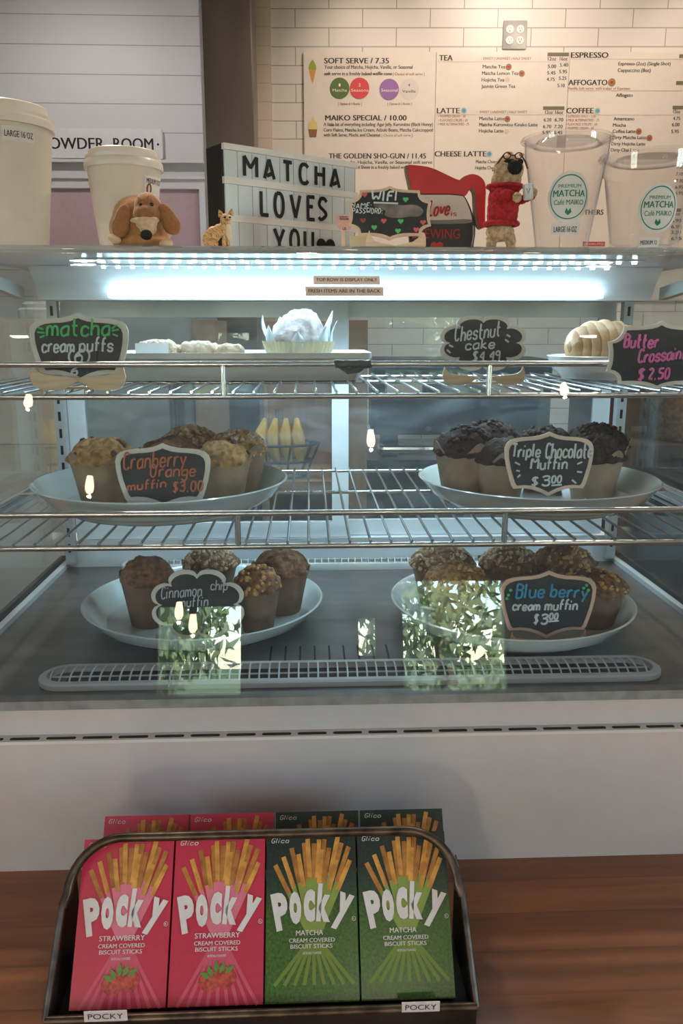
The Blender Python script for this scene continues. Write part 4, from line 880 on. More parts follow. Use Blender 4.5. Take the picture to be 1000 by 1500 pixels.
mb = MB(); mb.lathe([(rc*.80, 0), (rc*.9, hc*.5), (rc*1.0, hc), (rc*.97, hc), (rc*.87, hc*.5), (rc*.78, .002)], 144, rf=lambda a, j: 1+.022*sin(a*36)*(j in (1, 2, 3, 4))); mb.build('gold_cup', GOLD, t)
DUST = M('sugar_dusted_cake', (.46, .38, .37), .85, var=.25, scale=90, bump=.7, bscale=150, col2=(.62, .56, .55))
mb = MB(); P = [(rc*.74, .003), (rc*.80, hc)]+[(rc*.78*cos(pi/2*k/10)+.0001, hc+(hk-hc)*sin(pi/2*k/10)) for k in range(1, 11)]; mb.lathe(P, 48)
for i, p in enumerate(mb.v):
    if p.z > hc: mb.v[i] = p+p.normalized()*(noise.noise(p*70)*.006+noise.noise(p*170)*.003)
mb.build('cake', DUST, t)
WP = M('white_baking_paper', (.66, .72, .74), .6, var=.04, trans=.25)
for a, hh, ww in ((2.9, .054, .030), (3.8, .040, .030), (4.7, .032, .032), (5.5, .040, .026), (6.1, .046, .028), (.5, .060, .030), (1.3, .05, .03), (2.1, .052, .03)):
    rows = 6; Vv, Fs = [], []
    for sh in (0, 1):
        for j in range(rows+1):
            f = j/rows; wd = ww*(1-f**1.8)*.5+.0004; rr_ = rc*(.83+.24*f)+.002*sin(f*7+a)-sh*.0006
            for k in (-2, -1, 0, 1, 2): b = a+k/2*wd/rc; Vv.append((rr_*cos(b), rr_*sin(b)+.0012*k*k*f, hc*.35+hh*f))
    for sh in (0, 1):
        for j in range(rows):
            for k in range(4): o_ = sh*(rows+1)*5+j*5+k; Fs.append([o_, o_+1, o_+6, o_+5] if not sh else [o_+5, o_+6, o_+1, o_])
    MB().add(Vv, Fs).build('paper_petal', WP, t, ang=60)
# croissant on its plate
y = 1.10; q = at(885, 540, y); rp = .078
plate('serving_plate', 'small white plate under the croissant on the top shelf', q.x, y, top_z, rp, .030, PLATEW)
t = thing('croissant', (at(892, 500, y).x, y, top_z+.012), 'flaky golden croissant half hidden by the butter sign', 'pastry', rz=.25)
CRO = M('croissant_crust', (.36, .17, .06), .5, var=.35, scale=45, stretch=(1, 1, 1), bump=.5, bscale=140, col2=(.50, .30, .14))
n_, l_ = CRO.node_tree.nodes, CRO.node_tree.links; wv = n_.new('ShaderNodeTexWave'); wv.bands_direction = 'X'; wv.wave_profile = 'SAW'; wv.inputs['Scale'].default_value = 26; wv.inputs['Distortion'].default_value = 2.5; wv.inputs['Detail'].default_value = 1
tcx = n_.new('ShaderNodeTexCoord'); l_.new(tcx.outputs['Object'], wv.inputs['Vector']); cr = n_.new('ShaderNodeValToRGB'); l_.new(wv.outputs[0], cr.inputs[0])
cr.color_ramp.elements[0].color = (.50, .30, .14, 1); cr.color_ramp.elements[1].color = (.24, .095, .03, 1); l_.new(cr.outputs[0], n_['Principled BSDF'].inputs['Base Color'])
mb = MB(); pth, rad = [], []
zc = (at(892, 474, y).z-top_z-.012)
for k in range(140):
    u = -1+2*k/139; a = u*1.35; pth.append((.050*sin(a)*1.1, .030*(1-cos(a))*-1.0+.012, zc*.5-.0*u)); seg_ = (u*3.5) % 1.0
    rad.append(max(.004, zc*.56*(1-abs(u)**2.2*.82))*(1+.26*(seg_**.6-.7)))
mb.tube(pth, rad, 20)
for i, p in enumerate(mb.v): mb.v[i] = Vector((p.x, p.y, max(p.z, .0005))) + Vector((0, 0, 0))
mb.build('croissant_body', CRO, t, ang=50)
# ================================================================== THINGS ON TOP OF THE CASE
TZ = ZC+.0972
PAPER = M('cream_cup_paper', (.66, .58, .51), .6, var=.03); LID = M('white_cup_lid', (.68, .61, .56), .35, var=.02); STICK = flat('clear_label', (.66, .62, .60)); 
def cone_wrap(r0, r1, h, th0, z0, off=.0006):
    """bend a flat (x,z) patch round a cup wall whose radius runs r0 (base) to r1 (at height h)"""
    def f(p):
        z = z0+p.z; r = r0+(r1-r0)*z/h+off-p.y; a = th0+p.x/r; return Vector((r*sin(a), -r*cos(a), z))
    return f
def wrapped_rect(w_, h_, f, t=.0004, nx=16):
    mb = MB(); Vv, Fs = [], []
    for sh in (0, 1):
        for j in (0, 1):
            for k in range(nx+1): Vv.append(f(Vector((-w_/2+w_*k/nx, -t*sh, -h_/2+h_*j))))
    m = nx+1
    for k in range(nx): Fs += [[k, m+k, m+k+1, k+1], [2*m+k, 2*m+k+1, 3*m+k+1, 3*m+k], [k, k+1, 2*m+k+1, 2*m+k], [m+k, 3*m+k, 3*m+k+1, m+k+1]]
    return mb.add(Vv, Fs)
def wrapped_disc(rx, rz, f, t=.0004, n=36, rings=5, r_in=0.0, cx=0, cz=0):
    mb = MB(); Vv, Fs = [], []
    for sh in (0, 1):
        for j in range(rings+1):
            q = r_in+(1-r_in)*j/rings
            for k in range(n): a = 2*pi*k/n; Vv.append(f(Vector((cx+rx*q*cos(a), -t*sh, cz+rz*q*sin(a)))))
    m = (rings+1)*n
    for sh in (0, 1):
        for j in range(rings):
            for k in range(n):
                g = [sh*m+j*n+k, sh*m+j*n+(k+1) % n, sh*m+(j+1)*n+(k+1) % n, sh*m+(j+1)*n+k]; Fs.append(g[::-1] if sh == 0 else g)
    return mb.add(Vv, Fs)
def paper_cup(label, pxc, pxl, pxr, py_top, y, group='white paper cups'):
    px = pxc; q = at(px, 355, y); s = sc(px, 250, y); rl = (pxr-pxl)/2*s; H = at(px, py_top, y).z-TZ
    t = thing('paper_cup', (q.x, y, TZ), label, 'cup', group)
    lidh = rl*.36; hb = H-lidh; r0, r1 = rl*.70, rl*.945
    MB().lathe([(r0*.96, .006), (r0*.985, .0), (r0, .002), (r1, hb), (r1*1.02, hb+.002), (r1*.97, hb+.003), (r0*.96, .008)], 64).build('cup_body', PAPER, t)
    MB().lathe([(r1*.96, hb-.004), (rl*.99, hb-.005), (rl, hb-.001), (rl*.99, hb+.004), (rl*.955, hb+.006), (rl*.965, hb+.010), (rl*.955, hb+lidh*.42), (rl*.90, hb+lidh*.5), (rl*.87, hb+lidh*.93), (rl*.84, hb+lidh), (rl*.80, hb+lidh), (rl*.78, hb+lidh*.7), (.0001, hb+lidh*.7)], 64, capb=False).build('cup_lid', LID, t)
    return t, r0, r1, hb, s
t, r0, r1, hb, s = paper_cup('tall white large paper cup with lid at the far left', 20, -50, 91, 158, 1.10)
def label_on(t, r0, r1, hb, cx, txt, px_w, px_h, s, pxc, pyc, y, mat, tsize=.42, wfrac=.86, col=INK, textoff=0):
    z0 = at(pxc, pyc, y).z-TZ; rr_ = r0+(r1-r0)*z0/hb; u = at(pxc, pyc, y-rr_*.9).x-t.location.x; th = math.asin(max(-.95, min(.95, u/rr_)))
    f = cone_wrap(r0, r1, hb, th, z0, .0003); w_, h_ = px_w*s, px_h*s
    o = wrapped_rect(w_, h_, f).build('size_label', mat, t); mb = MB()
    text(mb, txt, -w_*wfrac/2, w_*wfrac/2, -h_*tsize/2+textoff*h_, h_*tsize, None, .02, warp=lambda p: f(Vector((p.x, -.0009+p.y*0, p.z))))
    mb.build('lettering', col, o, smooth=False)
    return f
label_on(t, r0, r1, hb, 0, 'LARGE 16 OZ', 46, 19, s, 27, 209, 1.10, STICK)
t, r0, r1, hb, s = paper_cup('medium white paper cup with lid behind the plush dog', 187.5, 131, 244, 223, 1.14)
f = label_on(t, r0, r1, hb, 0, 'MEDIUM 12 OZ', 40, 34, s, 221, 281, 1.14, M('size_label_white', (.72, .68, .66), .5, var=.02), .20, .84, textoff=.30)
mb = MB()
P = [f(Vector((-.011+.0032*cos(a), -.0012, -.001+.006*sin(a)))) for a in [2*pi*k/20 for k in range(20)]]
mb.tube(P, .0009, 6, True); mb.build('red_ring_print', flat('print_brownred', (.18, .03, .02)), t)
# plush dog
y = 1.075; s = sc(212, 320, y); q = at(212, 358, y)
t = thing('plush_dog', (q.x, y, TZ), 'round brown plush dog toy with drooping ears and black nose', 'toy')
def p2(px, py): return ((px-212)*s, (358-py)*s)
PL1 = M('plush_tan', (.42, .20, .075), .9, var=.12, scale=250, bump=.3, sheen=.4); PL2 = M('plush_brown', (.29, .115, .04), .9, var=.14, scale=250, bump=.3, sheen=.4); PL3 = M('plush_cream', (.62, .43, .28), .9, var=.08, scale=250, bump=.3, sheen=.4)
bx0, bz0 = p2(206, 326)
blob('plush_body', [((bx0, .004, .026), (.039, .034, .030)), ((bx0-.004, .004, .040), (.030, .028, .027)), ((bx0+.002, 0, .010), (.038, .032, .010))], .0018, PL1, t, smooth=6)
hx, hz = p2(222, 302)
blob('plush_head', [((hx, -.012, hz), (.0175, .022, .020)), ((hx+.001, -.018, hz-.008), (.0185, .022, .015))], .0014, PL2, t, smooth=5)
mx_, mz_ = p2(221, 322)
o = MB(); Pm = [p2(199, 319), p2(206, 316), p2(226, 313), p2(240, 313.5), p2(239, 324), p2(234, 336), p2(229, 340), p2(219, 338), p2(210, 330)]
mzl = lambda px, py, yy, rx, rz: ((p2(px, py)[0], yy, p2(px, py)[1]), (rx*s, .010, rz*s))
blob('muzzle', [mzl(206, 320, -.026, 7.5, 3.5), mzl(213, 320, -.029, 9, 5), mzl(222, 319, -.031, 12, 5), mzl(232, 319, -.029, 8.5, 5), mzl(217, 326, -.032, 9, 6), mzl(228, 325, -.032, 10, 7), mzl(222, 332, -.034, 9, 6), mzl(229, 332, -.034, 8.5, 7), mzl(226, 337, -.035, 8, 5)], .0009, PL3, t, smooth=6)
n_ = p2(224.5, 341); MB().sphere((n_[0], -.043, n_[1]), (.0072, .006, .006)).build('nose', M('plush_black', (.008, .008, .008), .85), t)
for ex, ey in ((216.5, 300), (231.5, 299)): e = p2(ex, ey); MB().sphere((e[0], -.0325+abs(ex-223)*.00008, e[1]), (.0024, .0022, .0026)).build('eye', M('eye_black', (.006, .006, .006), .2), t)
for ex, ey in ((212.5, 291), (227.5, 288.5)): e = p2(ex, ey); MB().tube([(e[0], -.0295, e[1]-.0016), (e[0]+.0003, -.0285, e[1]+.0016)], .0013, 8).build('brow_stitch', PL1, t)
for cx, cy, tilt, dy, lo in ((188, 321, .30, -.030, .0205), (253.5, 317, -.48, -.024, .0205)):
    e = p2(cx, cy); blob('plush_ear', [((e[0], dy, e[1]), (.0098, .006, lo), (0, tilt, 0)), ((e[0]-sin(tilt)*.006, dy-.001, e[1]-.006), (.0112, .006, .0135), (0, tilt, 0))], .001, PL2, t, smooth=4)
for cx, cy, rr_ in ((176, 345, .35), (249, 351, -.1)): e = p2(cx, cy); blob('plush_paw', [((e[0], -.030, max(.0052, e[1])), (.0085, .008, .0052), (0, rr_, 0))], .0009, PL3, t, smooth=2)
# tabby cat figurine
y = 1.07; s = sc(322, 330, y); q = at(322, 360, y)
t = thing('cat_figurine', (q.x, y, TZ), 'small orange tabby cat figurine sitting and looking up', 'figurine')
def p3(px, py): return ((px-322)*s, (360.5-py)*s)
m = bpy.data.materials.new('tabby_fur'); m.use_nodes = True; n_, l_ = m.node_tree.nodes, m.node_tree.links; b_ = n_['Principled BSDF']
tc = n_.new('ShaderNodeTexCoord'); wv = n_.new('ShaderNodeTexWave'); wv.bands_direction = 'DIAGONAL'; wv.inputs['Scale'].default_value = 120; wv.inputs['Distortion'].default_value = 9; wv.inputs['Detail Scale'].default_value = 2
cr = n_.new('ShaderNodeValToRGB'); cr.color_ramp.elements[0].position = .04; cr.color_ramp.elements[0].color = (.26, .10, .03, 1); cr.color_ramp.elements[1].position = .20; cr.color_ramp.elements[1].color = (.60, .36, .16, 1)
l_.new(tc.outputs['Object'], wv.inputs['Vector']); l_.new(wv.outputs[0], cr.inputs[0]); l_.new(cr.outputs[0], b_.inputs['Base Color']); b_.inputs['Roughness'].default_value = .5
CREAMF = M('cat_cream_fur', (.66, .50, .34), .55, var=.06)
def el(px, py, yy, rx, ry, rz, tilt=0): e = p3(px, py); return ((e[0], yy, e[1]), (rx*s, ry*s, rz*s), (0, tilt, 0))
blob('cat_body', [el(308, 345, 0, 11.5, 9, 13.5), el(313, 338, 0, 11, 8.5, 12, .3), el(322, 333, -.001, 9.5, 8, 10, -.2), el(329, 330, -.001, 7.5, 6.5, 13), el(332, 317, -.002, 8.5, 8, 8.5), el(336, 319, -.006, 6, 5.5, 5), el(329, 350, -.006, 3.3, 3.5, 10.5), el(334, 350, .003, 3.0, 3.2, 10.5), el(331, 358.2, -.008, 4.5, 4, 2.3), el(337, 358.3, .001, 4, 4, 2.2), el(312, 352, -.007, 9, 5, 8), el(319, 357.5, -.010, 8, 4, 2.8), el(299, 356.5, .002, 7, 3, 2.6), el(290, 357.5, .0, 8, 2.6, 2.2), el(284, 358, -.002, 5, 2.2, 1.9)], .0009, m, t, smooth=3)
blob('cat_bib', [el(334.5, 333, -.0035, 4.8, 4.2, 11), el(336, 343, -.002, 3.5, 4, 5)], .0009, CREAMF, t, smooth=3)
blob('cat_muzzle', [el(338, 321, -.0088, 3.6, 2.6, 2.6)], .0006, CREAMF, t, smooth=1)
for px, py, tl in ((325, 310.5, -.35), (339.5, 309, .25)):
    e = p3(px, py); MB().lathe([(.0038, -.002), (.0030, .0015), (.0016, .0045), (.0004, .0062)], 10, T(e[0], -.001, e[1]) @ roty(tl) @ Matrix.Diagonal((1, .5, 1, 1)), capt=True).build('cat_ear', m, t)
for px, py in ((331.5, 315.2), (339, 314.8)): e = p3(px, py); MB().sphere((e[0], -.0092, e[1]), (.0015, .001, .0012)).build('cat_eye', M('eye_black', (.006, .006, .006), .2), t)
e = p3(337.5, 319.5); MB().sphere((e[0], -.0110, e[1]), (.0009, .0007, .0006)).build('cat_nose', flat('cat_nose_brown', (.12, .05, .03)), t)
# letter light box
c0 = at(325, 213, 1.17); y0 = 1.17; c1 = at(522, 236, 1.30)
ang = math.atan2(1.30-1.17, c1.x-c0.x); Wb = math.hypot(c1.x-c0.x, .13); Hb = (c0.z+c1.z)/2-TZ
t = thing('letter_light_box', (c0.x, 1.17, TZ), 'white three row letter light box reading matcha loves you', 'light box', rz=ang)
MB().box((0, .003, 0), (Wb, .045, Hb)).build('box_case', BLACK, t, smooth=False)
RAILW = M('lightbox_rail', (.62, .60, .58), .35, var=.02); PANE = M('lightbox_panel', (.50, .53, .54), .3, var=.02, em=((.7, .8, .9), .02))
MB().box((.003, .0, .003), (Wb-.003, .003, Hb-.003)).build('opal_panel', PANE, t, smooth=False)
rails = [(0, .052), (.285, .345), (.615, .675), (.945, 1.0)]
for a, b in rails: mb = MB(); mb.box((.0, -.004, Hb*(1-b)), (Wb, .002, Hb*(1-a))); mb.build('letter_rail', RAILW, t, smooth=False)
mb = MB()
for k in range(1, 10):
    for a, b in ((.052, .285), (.345, .615), (.675, .945)): MB().box((Wb*k/10-.0003, -.0008, Hb*(1-b)), (Wb*k/10+.0003, 0, Hb*(1-a))).build('tile_edge', flat('tile_edge_grey', (.40, .42, .43)), t, smooth=False)
mb = MB()
for row, z0, z1 in (('M.188 A.32 T.454 C.577 H.70 A.82', .258, .085), ('L.283 O.387 V.51 E.63 S.72', .588, .378), ('Y.385 O.50 U.61', .918, .705)):
    for it in row.split():
        ch, u = it[0], float(it[1:]); wd = {'M': .105, 'A': .085, 'V': .085, 'L': .062, 'E': .062, 'Y': .085}.get(ch, .075)*.82
        cap = MB(); kx, kz = Wb*wd/max(int(c) for c in SF[ch][1].replace('/', ' ').split() for c in c[0]), Hb*(z0-z1)/7
        for q in SF[ch][1].split('/'):
            Q = [Vector((int(d[0])*kx, 0, (int(d[1])-2)*kz)) for d in q.split()]
            if ch in 'COSU': Q = chaikin(Q, 2)
            elif len(Q) > 2: Q = [x for p_, n_ in zip(Q[:-1], Q[1:]) for x in (p_, p_*.02+n_*.98)]+[Q[-1]]
            cap.tube(Q, .0026, 8)
        mb.add([Vector((p.x, p.y*.15, p.z)) for p in cap.v], cap.f, T(Wb*(u-wd/2), -.0014, Hb*(1-z0)))
hc = (Wb*.745, Hb*(1-.845)); mb.prism(heart_outline(hc, .034), .0006, T(0, -.0016, 0))
mb.build('black_letters', BLACK, t, smooth=False)
# wifi chalkboard
t, loc, wr, da, Xl = sign('wifi_sign', 'black chalkboard wifi sign with chalk hearts on a wooden stand', PLAQUE, 510, 632, 270, 352, 1.085, TZ, M('pink_birch_rim', (.64, .46, .33), .6, var=.1), bw=.0042, feet=None, group=None, yaw=.0)
wr(CW, [('WIFI', 544, 583, 293, 279)], .0012)
wr(CW, [('NAME:', 515, 545, 304, 296), ('PASSWORD:', 516, 561, 312, 304.5)], .0006, 'small_chalk_writing')
da(CW, [[(547, 296), (583, 297)]])
O = [(547,299),(553,295),(570,297),(590,300),(606,298),(618,303),(621,310),(614,317),(600,316),(586,319),(570,318),(562,314),(566,308),(556,304),(548,302)]
MB().prism([(p.x, p.y) for p in chaikin([Vector(loc(*p)) for p in O+[O[0]]], 2)[:-1]][::-1], .0004, Xl).build('smudged_writing', M('chalk_smudge', (.16, .14, .13), .8, var=.4, scale=45, col2=(.26, .22, .20)), t, smooth=False)
PINKC, GREENC = (.60, .10, .13), (.10, .48, .14)
for px, py, c in ((534,284,PINKC),(594,291,GREENC),(531.5,322.5,(.28,.06,.07)),(562,323,PINKC),(587,323.5,GREENC),(620,325,PINKC),(548,333,GREENC),(583,338,GREENC),(610,336,PINKC)):
    MB().prism(heart_outline(loc(px, py), 8.5*s), .0006, Xl).build('chalk_heart', flat('chalk_%d' % (c[0]*1000+c[1]*10), c), t, smooth=False)
P = [(536,362),(535,348),(538,338),(540.5,331),(543,340),(549,347),(558,350),(568,351),(578,354),(590,351),(604,348),(612,342),(615.5,334),(621,335),(623,342),(623,352),(622,362)]
pw = [(lambda q_: (q_.x-t.location.x, q_.z-TZ))(at(px, py, 1.075)) for px, py in P]; zmin = min(z for x, z in pw); pw = [(x, z-zmin) for x, z in pw]
MB().prism(pw[::-1], .004, T(0, -.014, 0)).build('stand_bracket', PLY, t, smooth=False)
MB().box((pw[0][0]+.01, -.010, 0), (pw[-1][0]-.01, .02, .004)).build('stand_base', PLY, t, smooth=False)
# pink badge and cream card
q = at(503, 327, 1.10); s = sc(503, 327, 1.10)
t = thing('pink_badge', (q.x, 1.105, TZ), 'small pink cup shaped card standing left of the wifi sign', 'card')
pp = [(-11.5,-11),(-11,-3),(-8,5),(0,11),(8,10),(12,6),(12,-10),(6,-13),(-4,-13)]
zz = q.z-TZ; MB().prism([(x*s, zz-z_*s) for x, z_ in pp], .001).build('badge_card', flat('badge_pink', (.62, .38, .36)), t, smooth=False)
mb = MB(); text(mb, 'THANK', -6*s, 8*s, zz+5*s, 3*s, T(0, -.0006, 0), .03); text(mb, 'US', -1*s, 4*s, zz-9*s, 4*s, T(0, -.0006, 0), .03); mb.box((-6*s, -.0006, zz+9*s), (6*s, -.0001, zz+10*s)); mb.build('lettering', INK, t, smooth=False)
MB().box((-.002, .001, 0), (.002, .003, zz)).build('badge_stick', PLY, t, smooth=False)
q = at(525, 352, 1.115); t = thing('cream_card', (q.x, 1.118, TZ), 'little pale green card lying low behind the wifi sign stand', 'card', rz=.1)
MB().box((-.011, -.0005, 0), (.011, .0005, at(525, 345, 1.118).z-TZ), rotx(-.15)).build('card_sheet', flat('card_pale_green', (.52, .53, .38)), t, smooth=False)
# coffee pot sign
y = 1.14; q = at(650, 350, y)
def c4(cx, cy): r_ = at(480+cx*.24, 220+cy*.24, y); return (r_.x-q.x, r_.z-TZ)
t = thing('coffee_pot_sign', (q.x, y, TZ), 'red and black coffee pot shaped wooden sign behind the wifi sign', 'sign')
zb_ = c4(700, 590)[1]
def oc(L, it=1): return [(p.x, max(p.y, 0)) for p in chaikin([Vector(c4(*p)) for p in L+[L[0]]], it)[:-1]]
body = [(505,265),(820,265),(850,300),(880,370),(898,440),(902,500),(893,560),(882,640),(515,640),(500,560),(495,480),(503,430),(520,360)]
lid = [(490,88),(515,88),(600,97),(650,112),(700,135),(755,162),(800,182),(820,180),(838,158),(870,144),(905,146),(940,165),(960,195),(966,240),(962,330),(960,400),(962,470),(945,476),(925,455),(912,400),(908,320),(907,260),(895,230),(878,228),(862,245),(850,268),(835,282),(818,272),(515,272),(512,225),(500,170),(488,120)]
red_m = M('sign_red', (.50, .022, .03), .45, var=.05)
ke = M('mdf_edge', (.17, .115, .075), .7)
MB().prism(oc(lid), .010, T(0, .0012, 0)).build('lid_and_handle', [red_m], t, smooth=False)
MB().prism([(x-.0035, z-.001) for x, z in oc(lid)], .011, T(0, .0022, 0)).build('lid_backing', ke, t, smooth=False)
MB().prism(oc(body), .011, T(0, .0012, 0)).build('pot_body', M('sign_black', (.012, .014, .018), .4), t, smooth=False)
MB().prism(oc([(512,272),(818,272),(842,305),(868,370),(880,420),(880,440),(700,447),(512,440),(522,360)], 1), .0012).build('white_band', flat('sign_white', (.66, .64, .63)), t, smooth=False)
MB().prism(oc([(512,424),(700,428),(880,418),(882,446),(700,452),(510,446)], 1), .0012, T(0, -.0004, 0)).build('grey_band', flat('sign_grey', (.20, .20, .21)), t, smooth=False)
MB().prism(oc([(884,460),(893,460),(892,530),(880,590),(872,590),(884,530)], 1), .0012, T(0, -.0002, 0)).build('highlight_stripe', flat('sign_pale_grey', (.30, .30, .31)), t, smooth=False)
mb = MB(); a, b = c4(612, 398), c4(742, 312); hand(mb, 'Love', a[0], b[0], a[1], (b[1]-a[1])*1.05, .0013, .0, .22, T(0, -.0008, 0)); mb.build('script_lettering', flat('sign_text_red', (.42, .02, .03)), t)
mb = MB(); a, b = c4(750, 402), c4(787, 362); text(mb, 'is', a[0], b[0], a[1], (b[1]-a[1])*.8, T(0, -.0006, 0)); a, b = c4(515, 538), c4(806, 480); text(mb, 'BREWING', a[0], b[0], a[1], b[1]-a[1], T(0, -.0006, 0)); mb.build('lettering', flat('sign_text_red', (.42, .02, .03)), t, smooth=False)
for cx, cz in ((665, 590), (560, 600)): MB().prism(heart_outline(c4(cx, cz), .017), .0008, T(0, -.0008, 0)).build('red_heart', red_m, t, smooth=False)
# pug figure
y = 1.085; s = sc(742, 300, y); q = at(740, 362, y)
t = thing('pug_figurine', (q.x, y, TZ), 'bristle pug figurine in a red sweater holding a white can', 'figurine')
def p5(cx, cy): return ((690+cx/9.38-740)*s, (362-(210+cy/9.375))*s)     # from the enlarged view
FUR = M('pug_bristle_fur', (.46, .30, .16), .85, var=.35, scale=160, bump=.8, bscale=320, col2=(.60, .44, .28)); KNIT = M('red_knit', (.36, .012, .02), .9, var=.3, scale=220, bump=.7, bscale=350); MASK = M('pug_black_mask', (.010, .009, .008), .9, var=.3, bump=.6, bscale=300)
def e5(cx, cy, yy, rx, ry, rz, tilt=0): e = p5(cx, cy); k = s/9.38; return ((e[0], yy, max(e[1], rz*k*.9)), (rx*k, ry*k, rz*k), (0, tilt, 0))
blob('pug_body', [e5(460, 350, -.002, 205, 190, 190), e5(480, 260, -.004, 150, 140, 90), e5(440, 480, 0, 205, 180, 150), e5(410, 800, 0, 190, 165, 300), e5(385, 1150, 0, 195, 160, 130), e5(265, 1270, -.003, 75, 80, 150), e5(530, 1270, -.003, 70, 80, 150, -.1), e5(275, 1390, -.008, 65, 100, 30), e5(570, 1390, -.008, 70, 100, 30), e5(520, 745, -.030, 60, 60, 65), e5(770, 665, -.022, 45, 50, 60)], .0012, FUR, t, .0012, 500, 2)
blob('pug_mask', [e5(505, 350, -.0175, 105, 75, 92), e5(440, 270, -.015, 80, 45, 40), e5(585, 270, -.014, 45, 40, 40)], .0010, MASK, t, .0008, 500, 2)
blob('red_sweater', [e5(420, 720, 0, 222, 196, 200), e5(412, 850, 0, 218, 194, 200), e5(408, 940, 0, 214, 192, 150), e5(430, 590, 0, 222, 196, 70), e5(405, 1010, 0, 212, 190, 65), e5(410, 700, -.022, 95, 80, 75, .1), e5(345, 680, -.014, 110, 100, 90), e5(700, 720, -.014, 60, 80, 60, -.5), e5(770, 700, -.012, 50, 60, 50), e5(640, 740, -.008, 80, 80, 60)], .0012, KNIT, t, .0006, 600, 2)
for nm_, cy, rx in (('sweater_collar', 560, 228), ('sweater_hem', 1045, 217)):
    e = p5(425 if cy < 800 else 400, cy); k = s/9.38; mb = MB(); mb.tube([(e[0]+rx*k*cos(a), rx*.90*k*sin(a), e[1]) for a in [2*pi*i/40 for i in range(40)]], .0034 if cy > 800 else .0028, 8, True); mb.build(nm_, KNIT, t)
ca, cb = p5(680, 770), p5(662, 575); MB().tube([(ca[0], -.028, ca[1]), (ca[0]*.9+cb[0]*.1, -.028, ca[1]*.9+cb[1]*.1), (cb[0]*.95+ca[0]*.05, -.028, cb[1]*.95+ca[1]*.05), (cb[0], -.028, cb[1])], [.0056, .0064, .0064, .0056], 20).build('white_can', M('can_white', (.60, .60, .63), .3), t)
k = s/9.38; v0 = p5(655, 672); mb = MB(); mb.tube([(v0[0]-.0022, -.0346, v0[1]+.003), (v0[0], -.0349, v0[1]-.003), (v0[0]+.0022, -.0346, v0[1]+.003)], .0004, 6); mb.build('can_print', INK, t)
mb = MB()
for cx, cy, rx in ((420, 225, 48), (575, 225, 45)):
    e = p5(cx-35, cy-15); mb.tube([(e[0]+rx*k*cos(a), -.0215-.002*sin(a), e[1]+rx*.75*k*sin(a)) for a in [2*pi*i/20 for i in range(20)]], .0008, 6, True)
pts = [(p5(340, 200), -.020), (p5(300, 265), -.014), (p5(258, 350), .004)]; mb.tube([(a[0], yy, a[1]) for a, yy in pts], .0010, 6)
pts = [(p5(582, 205), -.021), (p5(645, 275), -.017), (p5(695, 350), -.012)]; mb.tube([(a[0], yy, a[1]) for a, yy in pts], .0010, 6)
a, b = p5(433, 205), p5(495, 205); mb.tube([(a[0], -.022, a[1]), (b[0], -.022, b[1])], .0009, 6); mb.build('eyeglasses', M('tortoise_frame', (.05, .022, .015), .3), t)
for cx, cy in ((430, 172), (590, 192)): e = p5(cx, cy); MB().sphere((e[0], -.018, e[1]), (.0038, .003, .0022)).build('pug_ear', M('pug_ear_tan', (.55, .40, .28), .7), t)
